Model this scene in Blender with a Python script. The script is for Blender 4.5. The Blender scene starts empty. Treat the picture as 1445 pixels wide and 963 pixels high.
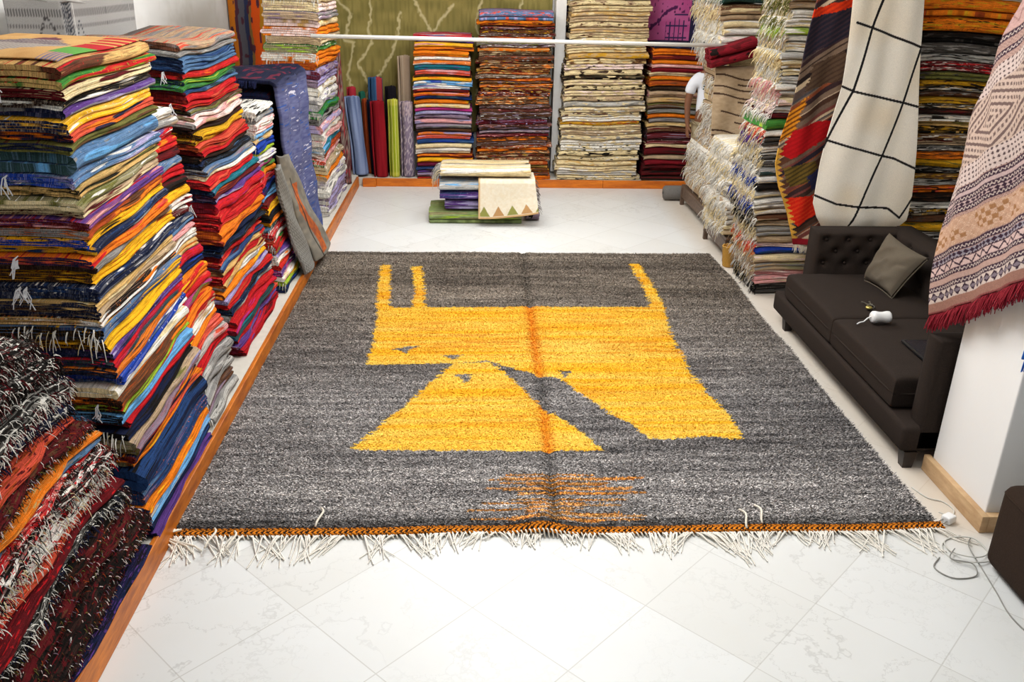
import bpy, math, random
import numpy as np
from mathutils import Vector, Matrix
random.seed(7); np.random.seed(7)
sc = bpy.context.scene
COL = sc.collection
S = 1.2                      # authored unit -> metres (applied to every root at the end)

# ------------------------------------------------------------------ colours
def lin(h):
    h = h.lstrip('#'); o = []
    for i in (0, 2, 4):
        c = int(h[i:i+2], 16)/255
        o.append(c/12.92 if c <= .04045 else ((c+.055)/1.055)**2.4)
    return tuple(o)
PAL = dict(k='#15120f', n='#161f3c', N='#23406e', b='#1d3fa0', s='#56779c', S='#6aa8da', t='#1c6f7c', T='#2c4444',
 g='#3b7d33', l='#9cba35', o='#6c6a33', y='#f4b41e', Y='#cf9a1c', a='#e8791a', A='#a8471c', r='#c01a20', R='#5c1318',
 p='#5b3a80', P='#dd9a98', m='#b0307a', v='#8d7887', w='#ece7dc', c='#e6d1a0', i='#cfa766', e='#b89d7c', B='#5c3a25',
 d='#30201a', G='#8d8a86', H='#47433f', h='#bab7b0', O='#8e855f', x='#d8543c', Q='#7d1722', L='#a79cc4', q='#f3d9d2', Z='#8a9a66')
NAME = dict(k='black', n='navy', N='denim blue', b='royal blue', s='steel blue', S='sky blue', t='teal', T='dark teal',
 g='green', l='lime green', o='olive', y='yellow', Y='mustard', a='orange', A='rust', r='red', R='maroon', p='purple',
 P='pink', m='magenta', v='mauve', w='white', c='cream', i='tan', e='beige', B='brown', d='dark brown', G='grey',
 H='charcoal', h='pale grey', O='khaki', x='coral', Q='crimson', L='lavender', q='blush', Z='sage green')
LIN = {k: lin(v) for k, v in PAL.items()}
ORD = ['topmost','second','third','fourth','fifth','sixth','seventh','eighth','ninth','tenth','eleventh','twelfth','thirteenth',
 'fourteenth','fifteenth','sixteenth','seventeenth','eighteenth','nineteenth','twentieth']
TENS = {20:'twenty',30:'thirty',40:'forty',50:'fifty'}
def ordinal(i):              # i from 0
    if i < 20: return ORD[i]
    n = i+1; t = n//10*10; u = n % 10
    if u == 0: return {30:'thirtieth',40:'fortieth',50:'fiftieth',60:'sixtieth'}[n]
    return TENS[t]+'-'+['','first','second','third','fourth','fifth','sixth','seventh','eighth','ninth'][u]

# ------------------------------------------------------------------ materials
def newmat(name, rough=.9, spec=.2):
    m = bpy.data.materials.new(name); m.use_nodes = True
    nt = m.node_tree; b = nt.nodes['Principled BSDF']
    b.inputs['Roughness'].default_value = rough
    b.inputs['Specular IOR Level'].default_value = spec
    return m, nt, b
def N(nt, t, **kw):
    n = nt.nodes.new(t)
    for k, v in kw.items(): setattr(n, k, v)
    return n
def math_node(nt, op, a, b=None, c=None, clamp=False):
    n = nt.nodes.new('ShaderNodeMath'); n.operation = op; n.use_clamp = clamp
    for i, v in enumerate((a, b, c)):
        if v is None: continue
        if isinstance(v, (int, float)): n.inputs[i].default_value = v
        else: nt.links.new(v, n.inputs[i])
    return n.outputs[0]
def mixc(nt, f, a, b, blend='MIX'):
    n = nt.nodes.new('ShaderNodeMix'); n.data_type = 'RGBA'; n.blend_type = blend
    for i, v in ((0, f), (6, a), (7, b)):
        if isinstance(v, (int, float)): n.inputs[i].default_value = v
        elif isinstance(v, tuple): n.inputs[i].default_value = (*v[:3], 1)
        else: nt.links.new(v, n.inputs[i])
    return n.outputs[2]
def noise(nt, vec, scale, detail=2, rough=.5):
    n = nt.nodes.new('ShaderNodeTexNoise'); n.inputs['Scale'].default_value = scale
    n.inputs['Detail'].default_value = detail; n.inputs['Roughness'].default_value = rough
    if vec is not None: nt.links.new(vec, n.inputs['Vector'])
    return n.outputs['Fac']
def bump(nt, b, h, strength=.3, dist=.004):
    n = nt.nodes.new('ShaderNodeBump'); n.inputs['Strength'].default_value = strength; n.inputs['Distance'].default_value = dist
    nt.links.new(h, n.inputs['Height']); nt.links.new(n.outputs[0], b.inputs['Normal'])
def objcoord(nt):
    return nt.nodes.new('ShaderNodeTexCoord').outputs['Object']
def attr(nt, name, typ='GEOMETRY', out='Color'):
    n = nt.nodes.new('ShaderNodeAttribute'); n.attribute_name = name; n.attribute_type = typ
    return n.outputs[out]
def step(nt, f, t, w=.02):
    n = nt.nodes.new('ShaderNodeMapRange'); n.inputs[1].default_value = t-w; n.inputs[2].default_value = t+w
    if isinstance(t, float): pass
    nt.links.new(f, n.inputs[0]); return n.outputs[0]
def vmul(nt, a, b):
    n = nt.nodes.new('ShaderNodeVectorMath'); n.operation = 'MULTIPLY'
    for i, v in enumerate((a, b)):
        if isinstance(v, tuple): n.inputs[i].default_value = v
        else: nt.links.new(v, n.inputs[i])
    return n.outputs[0]
def vadd(nt, a, b):
    n = nt.nodes.new('ShaderNodeVectorMath'); n.operation = 'ADD'
    for i, v in enumerate((a, b)):
        if isinstance(v, tuple): n.inputs[i].default_value = v
        else: nt.links.new(v, n.inputs[i])
    return n.outputs[0]

def mat_folded():
    """woven rug: three dye colours in bands that follow the cloth (rc = along the fold, along the cloth, cut end)"""
    m, nt, b = newmat('woven_wool', .92, .12)
    rc = attr(nt, 'rc', out='Vector')
    sp = nt.nodes.new('ShaderNodeSeparateXYZ'); nt.links.new(rc, sp.inputs[0])
    pa = attr(nt, 'pa', 'OBJECT', 'Vector')
    rnd = nt.nodes.new('ShaderNodeObjectInfo').outputs['Random']
    seed = math_node(nt, 'MULTIPLY', rnd, 400.)
    cs = nt.nodes.new('ShaderNodeCombineXYZ')
    nt.links.new(seed, cs.inputs[0]); nt.links.new(seed, cs.inputs[2])
    flat = vmul(nt, rc, (1, 1, 0))
    v1 = vadd(nt, vmul(nt, flat, pa), cs.outputs[0])
    n1 = noise(nt, v1, 1., 1.5)
    n2 = noise(nt, vadd(nt, v1, (37.3, 11.1, 5.)), 1.7, 1.5)
    ca, cb, cc, ce = (attr(nt, k, 'OBJECT') for k in ('ca', 'cb', 'cc', 'ce'))
    col = mixc(nt, step(nt, n1, .575, .012), ca, cb)
    col = mixc(nt, step(nt, n2, .625, .012), col, cc)
    # small woven motifs
    v3 = vadd(nt, vmul(nt, flat, (85, 170, 1)), cs.outputs[0])
    n3 = noise(nt, v3, 1., 2)
    col = mixc(nt, math_node(nt, 'MULTIPLY', step(nt, n3, .68, .02), .8), col, cc)
    # cut ends
    v4 = vadd(nt, vmul(nt, flat, (0., 6, 1)), cs.outputs[0])
    n4 = noise(nt, v4, 1., 2)
    cend = mixc(nt, step(nt, n4, .58, .03), ce, cb)
    col = mixc(nt, sp.outputs[2], col, cend)
    v7 = vadd(nt, vmul(nt, flat, (5., 330., 1)), cs.outputs[0])
    n7 = noise(nt, v7, 1., 1)
    col = mixc(nt, math_node(nt, 'MULTIPLY', step(nt, n7, .57, .05), .30), col, mixc(nt, .5, cb, cc))
    v8 = vadd(nt, vmul(nt, flat, (9., 520., 1)), cs.outputs[0])
    n8 = noise(nt, v8, 1., 2)
    col = mixc(nt, 1., col, math_node(nt, 'SUBTRACT', 1., math_node(nt, 'MULTIPLY', step(nt, n8, .56, .05), .5)), 'MULTIPLY')
    oc = objcoord(nt)
    n5 = noise(nt, oc, 260., 3, .7)
    n6 = noise(nt, oc, 28., 3, .6)
    val = math_node(nt, 'MULTIPLY_ADD', n5, 1.2, .40)
    val2 = math_node(nt, 'MULTIPLY_ADD', n6, .5, .78)
    col = mixc(nt, 1., col, math_node(nt, 'MULTIPLY', val, val2), 'MULTIPLY')
    nt.links.new(col, b.inputs['Base Color'])
    bump(nt, b, math_node(nt, 'ADD', n5, math_node(nt, 'MULTIPLY', n6, 2.)), .55, .006)
    return m
def mat_dye(name='dyed_wool', amp=.7, scale=300, rough=.92, bs=.4):
    m, nt, b = newmat(name, rough, .12)
    col = attr(nt, 'dye')
    n5 = noise(nt, objcoord(nt), scale, 3, .7)
    col = mixc(nt, 1., col, math_node(nt, 'MULTIPLY_ADD', n5, amp, 1-amp*.5), 'MULTIPLY')
    nt.links.new(col, b.inputs['Base Color']); bump(nt, b, n5, bs, .004)
    return m
def mat_obj(name='spun_yarn', amp=.5, scale=200, rough=.9):
    m, nt, b = newmat(name, rough, .15)
    col = attr(nt, 'ca', 'OBJECT')
    n5 = noise(nt, objcoord(nt), scale, 2, .6)
    col = mixc(nt, 1., col, math_node(nt, 'MULTIPLY_ADD', n5, amp, 1-amp*.5), 'MULTIPLY')
    nt.links.new(col, b.inputs['Base Color']); return m
def mat_plain(name, h, rough=.6, spec=.3, amp=.0, scale=50, bs=0., metal=0., stretch=(1,1,1)):
    m, nt, b = newmat(name, rough, spec)
    c = lin(h); b.inputs['Base Color'].default_value = (*c, 1); b.inputs['Metallic'].default_value = metal
    if amp:
        n5 = noise(nt, vmul(nt, objcoord(nt), stretch), scale, 4, .65)
        col = mixc(nt, 1., (*c,), math_node(nt, 'MULTIPLY_ADD', n5, amp, 1-amp*.5), 'MULTIPLY')
        nt.links.new(col, b.inputs['Base Color'])
        if bs: bump(nt, b, n5, bs, .003)
    return m
def mat_wood(name, h1, h2, axis=(1, 12, 12), rough=.45):
    m, nt, b = newmat(name, rough, .4)
    n1 = noise(nt, vmul(nt, objcoord(nt), axis), 4., 5, .6)
    n2 = noise(nt, vmul(nt, objcoord(nt), axis), 22., 3, .6)
    f = math_node(nt, 'ADD', math_node(nt, 'MULTIPLY', n1, .8), math_node(nt, 'MULTIPLY', n2, .25))
    col = mixc(nt, step(nt, f, .52, .14), lin(h1), lin(h2))
    nt.links.new(col, b.inputs['Base Color']); bump(nt, b, n2, .2, .002); return m
def mat_floor():
    m, nt, b = newmat('marble_tiles', .38, .4)
    oc = objcoord(nt)
    rot = nt.nodes.new('ShaderNodeMapping'); rot.inputs['Rotation'].default_value = (0, 0, math.radians(45))
    nt.links.new(oc, rot.inputs[0])
    br = nt.nodes.new('ShaderNodeTexBrick')
    br.offset = 0; br.squash = 1
    for k, v in (('Scale', 1.), ('Mortar Size', .0022), ('Mortar Smooth', .2), ('Brick Width', .42), ('Row Height', .42), ('Bias', 0.)): br.inputs[k].default_value = v
    br.inputs['Color1'].default_value = (*lin('#e3e4e2'), 1); br.inputs['Color2'].default_value = (*lin('#dcdcd8'), 1); br.inputs['Mortar'].default_value = (*lin('#c9c8c3'), 1)
    nt.links.new(rot.outputs[0], br.inputs['Vector'])
    n1 = noise(nt, oc, 1.6, 6, .62)
    n2 = noise(nt, vadd(nt, oc, (9., 4., 0)), 2.7, 7, .65)
    d1 = math_node(nt, 'ABSOLUTE', math_node(nt, 'SUBTRACT', n1, .5)); d2 = math_node(nt, 'ABSOLUTE', math_node(nt, 'SUBTRACT', n2, .52))
    vein = math_node(nt, 'MAXIMUM', math_node(nt, 'MULTIPLY_ADD', d1, -110., 1., clamp=True), math_node(nt, 'MULTIPLY_ADD', d2, -150., 1., clamp=True))
    gate = step(nt, noise(nt, oc, 1.1, 2), .50, .12)
    col = mixc(nt, math_node(nt, 'MULTIPLY', math_node(nt, 'MULTIPLY', vein, gate), .32), br.outputs['Color'], lin('#8e8b84'))
    cl = noise(nt, oc, 3.2, 4, .6)
    col = mixc(nt, math_node(nt, 'MULTIPLY', step(nt, cl, .55, .25), .22), col, lin('#d2d0c6'))
    sx = nt.nodes.new('ShaderNodeSeparateXYZ'); nt.links.new(oc, sx.inputs[0])
    # the floor colour turns warmer beside the sofa, with soft edges
    warm = math_node(nt, 'MULTIPLY', step(nt, sx.outputs[0], 1.80, .10), step(nt, sx.outputs[1], 2.72, .12))
    col = mixc(nt, math_node(nt, 'MULTIPLY', warm, .55), col, lin('#cdb79a'))
    nt.links.new(col, b.inputs['Base Color'])
    return m
def mat_wall(name='white_plaster', h='#f1efeb'):
    m, nt, b = newmat(name, .85, .15)
    n1 = noise(nt, objcoord(nt), 2.2, 6, .6); n2 = noise(nt, objcoord(nt), 60, 4, .6)
    col = mixc(nt, step(nt, n1, .62, .12), lin(h), lin('#dedad2'))
    nt.links.new(col, b.inputs['Base Color']); bump(nt, b, n2, .12, .003); return m

M = dict(fold=mat_folded(), dye=mat_dye(), pile=mat_dye('rug_pile', .25, 500, .95, .1), yarn=mat_obj(), floor=mat_floor(), wall=mat_wall(),
 trim=mat_wood('orange_varnished_wood', '#d97c1c', '#9a4c10', (6, 1, 6)), trimx=mat_wood('orange_varnished_wood_back', '#e07d18', '#b85a10', (1, 6, 6)),
 dark=mat_wood('dark_stained_wood', '#2a1d16', '#1b130f'), bench=mat_wood('worn_brown_wood', '#6d5644', '#44342a'),
 sofa=mat_plain('charcoal_brown_upholstery', '#2f2722', .95, .12, 1.1, 210, .5), pouf=mat_plain('brown_upholstery', '#33271f', .95, .12, 1.0, 210, .5),
 cush=mat_plain('olive_grey_cotton', '#62594c', .95, .12, .6, 260, .3), white=mat_plain('white_plastic', '#eeeeec', .35, .5), whitep=mat_plain('white_paint', '#f2efe8', .4, .4),
 paper=mat_plain('white_paper', '#e9e9ea', .8, .1), metal=mat_plain('brushed_metal', '#b9b7b0', .3, .5, metal=1.), brass=mat_plain('worn_brass', '#b9a860', .35, .5, metal=.8),
 blackp=mat_plain('black_plastic', '#141416', .35, .5), screen=mat_plain('dark_glass', '#26262c', .12, .6), wicker=mat_plain('wicker', '#b98a3c', .7, .3, .9, 120, .6),
 base=mat_wood('beige_stone_skirting', '#d0ae83', '#b8936a', (2, 2, 8), .5), plat=mat_plain('pale_screed', '#cfc9bd', .8, .2, .35, 20, .2),
 skin=mat_plain('skin', '#7d5239', .6, .35), shirt=mat_plain('white_cotton', '#e9ebf0', .9, .1, .15, 200), trouser=mat_plain('khaki_cotton', '#b9a988', .9, .1, .2, 200), hair=mat_plain('dark_hair', '#17120f', .6, .3),
 wire=mat_plain('grey_wire', '#8f8d86', .5, .4), wirew=mat_plain('clear_wire', '#cfcdc4', .4, .5), grey=mat_plain('grey_felt', '#6f6b66', .95, .1, .7, 130, .4), ceil=mat_plain('white_ceiling', '#efeeea', .9, .1, .05, 10))

# ------------------------------------------------------------------ mesh helpers
def make(name, V, F, mat, parent=None, loc=(0, 0, 0), smooth=True, dye=None, rc=None):
    me = bpy.data.meshes.new(name)
    V = np.asarray(V, float)
    if isinstance(F, np.ndarray):
        nf, k = F.shape
        me.vertices.add(len(V)); me.vertices.foreach_set('co', V.ravel())
        me.loops.add(nf*k); me.loops.foreach_set('vertex_index', F.ravel().astype(np.int32))
        me.polygons.add(nf); me.polygons.foreach_set('loop_start', np.arange(0, nf*k, k, dtype=np.int32))
        me.update(calc_edges=True); me.validate()
    else:
        me.from_pydata([tuple(v) for v in V], [], F)
    if dye is not None:
        a = me.color_attributes.new('dye', 'FLOAT_COLOR', 'POINT')
        d = np.ones((len(V), 4)); d[:, :3] = dye; a.data.foreach_set('color', d.ravel())
    if rc is not None:
        a = me.attributes.new('rc', 'FLOAT_VECTOR', 'POINT'); a.data.foreach_set('vector', np.asarray(rc, float).ravel())
    if smooth: me.polygons.foreach_set('use_smooth', [True]*len(me.polygons))
    me.materials.append(mat)
    o = bpy.data.objects.new(name, me); COL.objects.link(o); o.location = loc
    if parent is not None: o.parent = parent
    return o
def tag(o, label=None, cat=None, group=None, kind=None):
    if label: o['label'] = label
    if cat: o['category'] = cat
    if group: o['group'] = group
    if kind: o['kind'] = kind
    return o
def empty(name, loc, rz=0):
    o = bpy.data.objects.new(name, None); COL.objects.link(o); o.location = loc; o.rotation_euler = (0, 0, rz); o.empty_display_size = .1
    return o
class MB:
    def __init__(s): s.v = []; s.f = []
    def add(s, V, F):
        n = len(s.v); s.v += [tuple(v) for v in V]; s.f += [tuple(i+n for i in f) for f in F]; return s
    def box(s, a, b, bev=.0, seg=2):
        import bmesh
        bm = bmesh.new(); bmesh.ops.create_cube(bm, size=1)
        for v in bm.verts: v.co = Vector([(a[i]+b[i])/2+v.co[i]*(b[i]-a[i]) for i in range(3)])
        if bev: bmesh.ops.bevel(bm, geom=bm.edges[:], offset=bev, segments=seg, affect='EDGES', profile=.5)
        bm.verts.index_update(); s.add([v.co[:] for v in bm.verts], [[v.index for v in f.verts] for f in bm.faces]); bm.free(); return s
    def tube(s, pts, r, n=6, cap=True):
        pts = [Vector(p) for p in pts]; rs = r if isinstance(r, (list, tuple)) else [r]*len(pts)
        V = []; F = []; up = Vector((.13, .21, .97)).normalized()
        for i, p in enumerate(pts):
            t = (pts[min(i+1, len(pts)-1)]-pts[max(i-1, 0)]).normalized()
            a = t.cross(up)
            if a.length < .05: a = t.cross(Vector((1, 0, 0)))
            a.normalize(); b = t.cross(a)
            for k in range(n):
                q = 2*math.pi*k/n; V.append(p+rs[i]*(math.cos(q)*a+math.sin(q)*b))
        for i in range(len(pts)-1):
            for k in range(n): F.append((i*n+k, i*n+(k+1) % n, (i+1)*n+(k+1) % n, (i+1)*n+k))
        if cap: F.append(tuple(range(n))[::-1]); F.append(tuple((len(pts)-1)*n+k for k in range(n)))
        return s.add(V, F)
    def lathe(s, prof, c=(0, 0, 0), n=24, axis='z'):
        V = []; F = []
        for (r, h) in prof:
            for k in range(n):
                q = 2*math.pi*k/n; x, y, z = r*math.cos(q), r*math.sin(q), h
                if axis == 'x': x, y, z = h, r*math.cos(q), r*math.sin(q)
                if axis == 'y': x, y, z = r*math.cos(q), h, r*math.sin(q)
                V.append((c[0]+x, c[1]+y, c[2]+z))
        for i in range(len(prof)-1):
            for k in range(n): F.append((i*n+k, i*n+(k+1) % n, (i+1)*n+(k+1) % n, (i+1)*n+k))
        F.append(tuple(range(n))[::-1]); F.append(tuple((len(prof)-1)*n+k for k in range(n)))
        return s.add(V, F)
    def build(s, name, mat, parent=None, loc=(0, 0, 0), smooth=True, sub=0):
        o = make(name, s.v, s.f, mat, parent, loc, smooth)
        if sub:
            md = o.modifiers.new('subd', 'SUBSURF'); md.levels = sub; md.render_levels = sub
        return o
def autosmooth(o, ang=40):
    me = o.data
    import bmesh
    bm = bmesh.new(); bm.from_mesh(me)
    for e in bm.edges:
        if len(e.link_faces) == 2 and e.calc_face_angle(0) > math.radians(ang): e.smooth = False
    bm.to_mesh(me); bm.free(); return o

def vnoise(x, y, seed=0):
    x = np.asarray(x, float); y = np.asarray(y, float)
    xi = np.floor(x).astype(np.int64); yi = np.floor(y).astype(np.int64); fx = x-xi; fy = y-yi
    fx = fx*fx*(3-2*fx); fy = fy*fy*(3-2*fy)
    def h(a, b):
        n = (a*374761393+b*668265263+seed*974711) & 0x7fffffff
        n = ((n ^ (n >> 13))*1274126177) & 0x7fffffff
        return ((n ^ (n >> 16)) & 0xffff)/65535.
    return (h(xi, yi)*(1-fx)+h(xi+1, yi)*fx)*(1-fy)+(h(xi, yi+1)*(1-fx)+h(xi+1, yi+1)*fx)*fy
def grid_faces(nu, nv, off=0):
    i, j = np.meshgrid(np.arange(nu-1), np.arange(nv-1), indexing='ij')
    a = i*nv+j
    return np.stack([a, a+nv, a+nv+1, a+1], -1).reshape(-1, 4)+off
def mixn(a, b, f): f = np.asarray(f)[..., None]; return np.asarray(a)*(1-f)+np.asarray(b)*f
def thicken(o, t, off=-1):
    md = o.modifiers.new('thickness', 'SOLIDIFY'); md.thickness = t; md.offset = off
    return o
def segdist(px, py, pts):
    d = np.full(px.shape, 1e9)
    for (x0, y0), (x1, y1) in zip(pts[:-1], pts[1:]):
        dx, dy = x1-x0, y1-y0; l = dx*dx+dy*dy
        t = np.clip(((px-x0)*dx+(py-y0)*dy)/l, 0, 1)
        d = np.minimum(d, np.hypot(px-x0-t*dx, py-y0-t*dy))
    return d
def inpoly(px, py, poly):
    ins = np.zeros(px.shape, bool); n = len(poly)
    for i in range(n):
        x0, y0 = poly[i]; x1, y1 = poly[(i+1) % n]
        if y0 == y1: continue
        c = ((y0 > py) != (y1 > py)) & (px < (x1-x0)*(py-y0)/(y1-y0)+x0)
        ins ^= c
    return ins
def strands(P0, D0, L, r, sag, seg=4, curl=.3, rng=None, floor=None):
    """a tuft of yarn ends: P0 roots (n,3), D0 start directions, L lengths, r radius, sag = how fast they fall"""
    rng = rng or np.random.RandomState(1)
    P0 = np.asarray(P0, float); n = len(P0); D = np.asarray(D0, float).copy()
    L = np.broadcast_to(np.asarray(L, float), (n,)); P = [P0.copy()]
    c = rng.normal(0, curl, (n, 3))
    for k in range(seg):
        D = D+np.array([0, 0, -sag/seg])+c/seg*(1 if k % 2 == 0 else -.4); D /= np.linalg.norm(D, axis=1, keepdims=True)
        q = P[-1]+D*(L/seg)[:, None]
        if floor is not None:
            low = q[:, 2] < floor; q[low, 2] = floor; D[low, 2] = .25*sag/seg; nn = np.linalg.norm(D[:, :2], axis=1)+1e-9; D[low, :2] /= nn[low, None]
        P.append(q)
    P = np.stack(P, 1)                                   # n, seg+1, 3
    T = np.diff(P, axis=1); T = np.concatenate([T, T[:, -1:]], 1); T /= np.linalg.norm(T, axis=2, keepdims=True)+1e-9
    A = np.cross(T, np.array([.31, .52, .79])); A /= np.linalg.norm(A, axis=2, keepdims=True)+1e-9; B = np.cross(T, A)
    rr = (np.linspace(1, .6, seg+1))[None, :, None]*(np.asarray(r)*np.ones(n))[:, None, None]
    ring = np.stack([P+rr*(math.cos(q)*A+math.sin(q)*B) for q in (0, 2.094, 4.189)], 2)     # n, seg+1, 3, 3
    V = ring.reshape(-1, 3); base = np.arange(n)[:, None, None]*(seg+1)*3
    k = np.arange(seg)[None, :, None]*3; j = np.arange(3)[None, None, :]; j2 = (j+1) % 3
    F = np.stack([base+k+j, base+k+j2, base+k+3+j2, base+k+3+j], -1).reshape(-1, 4)
    return V, F

# ------------------------------------------------------------------ folded rugs in stacks
def fold_section(D, T, n, rng, jit=.010):
    t = T/n; path = []
    start_back = (n % 2 == 0)
    for k in range(n):
        z = (k+.5)*t
        fwd = (k % 2 == 0) == start_back
        xa = -D+rng.uniform(0, .02); xb = -t*.5-rng.uniform(0, jit)
        if k == 0 and not start_back: xb = -rng.uniform(0, jit*2)
        if k == n-1 and fwd: xb = -rng.uniform(0, jit*2)
        xs = [xa]+[q for q in (-D*.72, -D*.46, -.19, -.14, -.10, -.07, -.045, -.022) if xa+.02 < q < xb-.006]+[xb]
        pts = [(x, z) for x in (xs if fwd else xs[::-1])]
        path += pts
        if k < n-1:
            sgn = 1 if fwd else -1; cx = pts[-1][0]; r = t*.5
            for a in (-50, -18, 18, 50): path.append((cx+sgn*r*1.0*math.cos(math.radians(a)), z+r+r*math.sin(math.radians(a))))
    p = np.array(path); tg = np.gradient(p, axis=0); tg /= np.linalg.norm(tg, axis=1, keepdims=True)+1e-9
    nm = np.stack([-tg[:, 1], tg[:, 0]], 1); s = np.concatenate([[0], np.cumsum(np.linalg.norm(np.diff(p, axis=0), axis=1))])
    return p, nm, s, t*.425
def rug_mesh(L, D, T, n, rng, seg=15, jit=.010):
    p, nm, s, h = fold_section(D, T, n, rng, jit)
    m = len(p); out = np.concatenate([p+nm*h, (p-nm*h)[::-1]]); so = np.concatenate([s, s[::-1]])
    ys = np.linspace(0, L, seg); K = len(out)
    V = np.zeros((seg, K, 3)); V[:, :, 0] = out[None, :, 0]; V[:, :, 2] = out[None, :, 1]; V[:, :, 1] = ys[:, None]
    # uneven cut ends
    V[0, :, 1] += rng.uniform(-.006, .006, K); V[-1, :, 1] += rng.uniform(-.006, .006, K)
    rc = np.zeros((seg, K, 3)); rc[:, :, 0] = ys[:, None]; rc[:, :, 1] = so[None]
    F = []
    a = np.arange(K); b = (a+1) % K
    for i in range(seg-1): F.append(np.stack([i*K+a, i*K+b, (i+1)*K+b, (i+1)*K+a], 1))
    Vs = [V.reshape(-1, 3)]; R = [rc.reshape(-1, 3)]; off = seg*K
    for e, i in ((0, 0), (1, seg-1)):
        Vs.append(V[i]); q = rc[i].copy(); q[:, 2] = 1; R.append(q)
        c = np.arange(m-1)
        f = np.stack([off+c, off+c+1, off+K-2-c, off+K-1-c], 1)
        F.append(f if e else f[:, ::-1]); off += K
    return np.concatenate(Vs), np.concatenate(F), np.concatenate(R)

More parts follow.
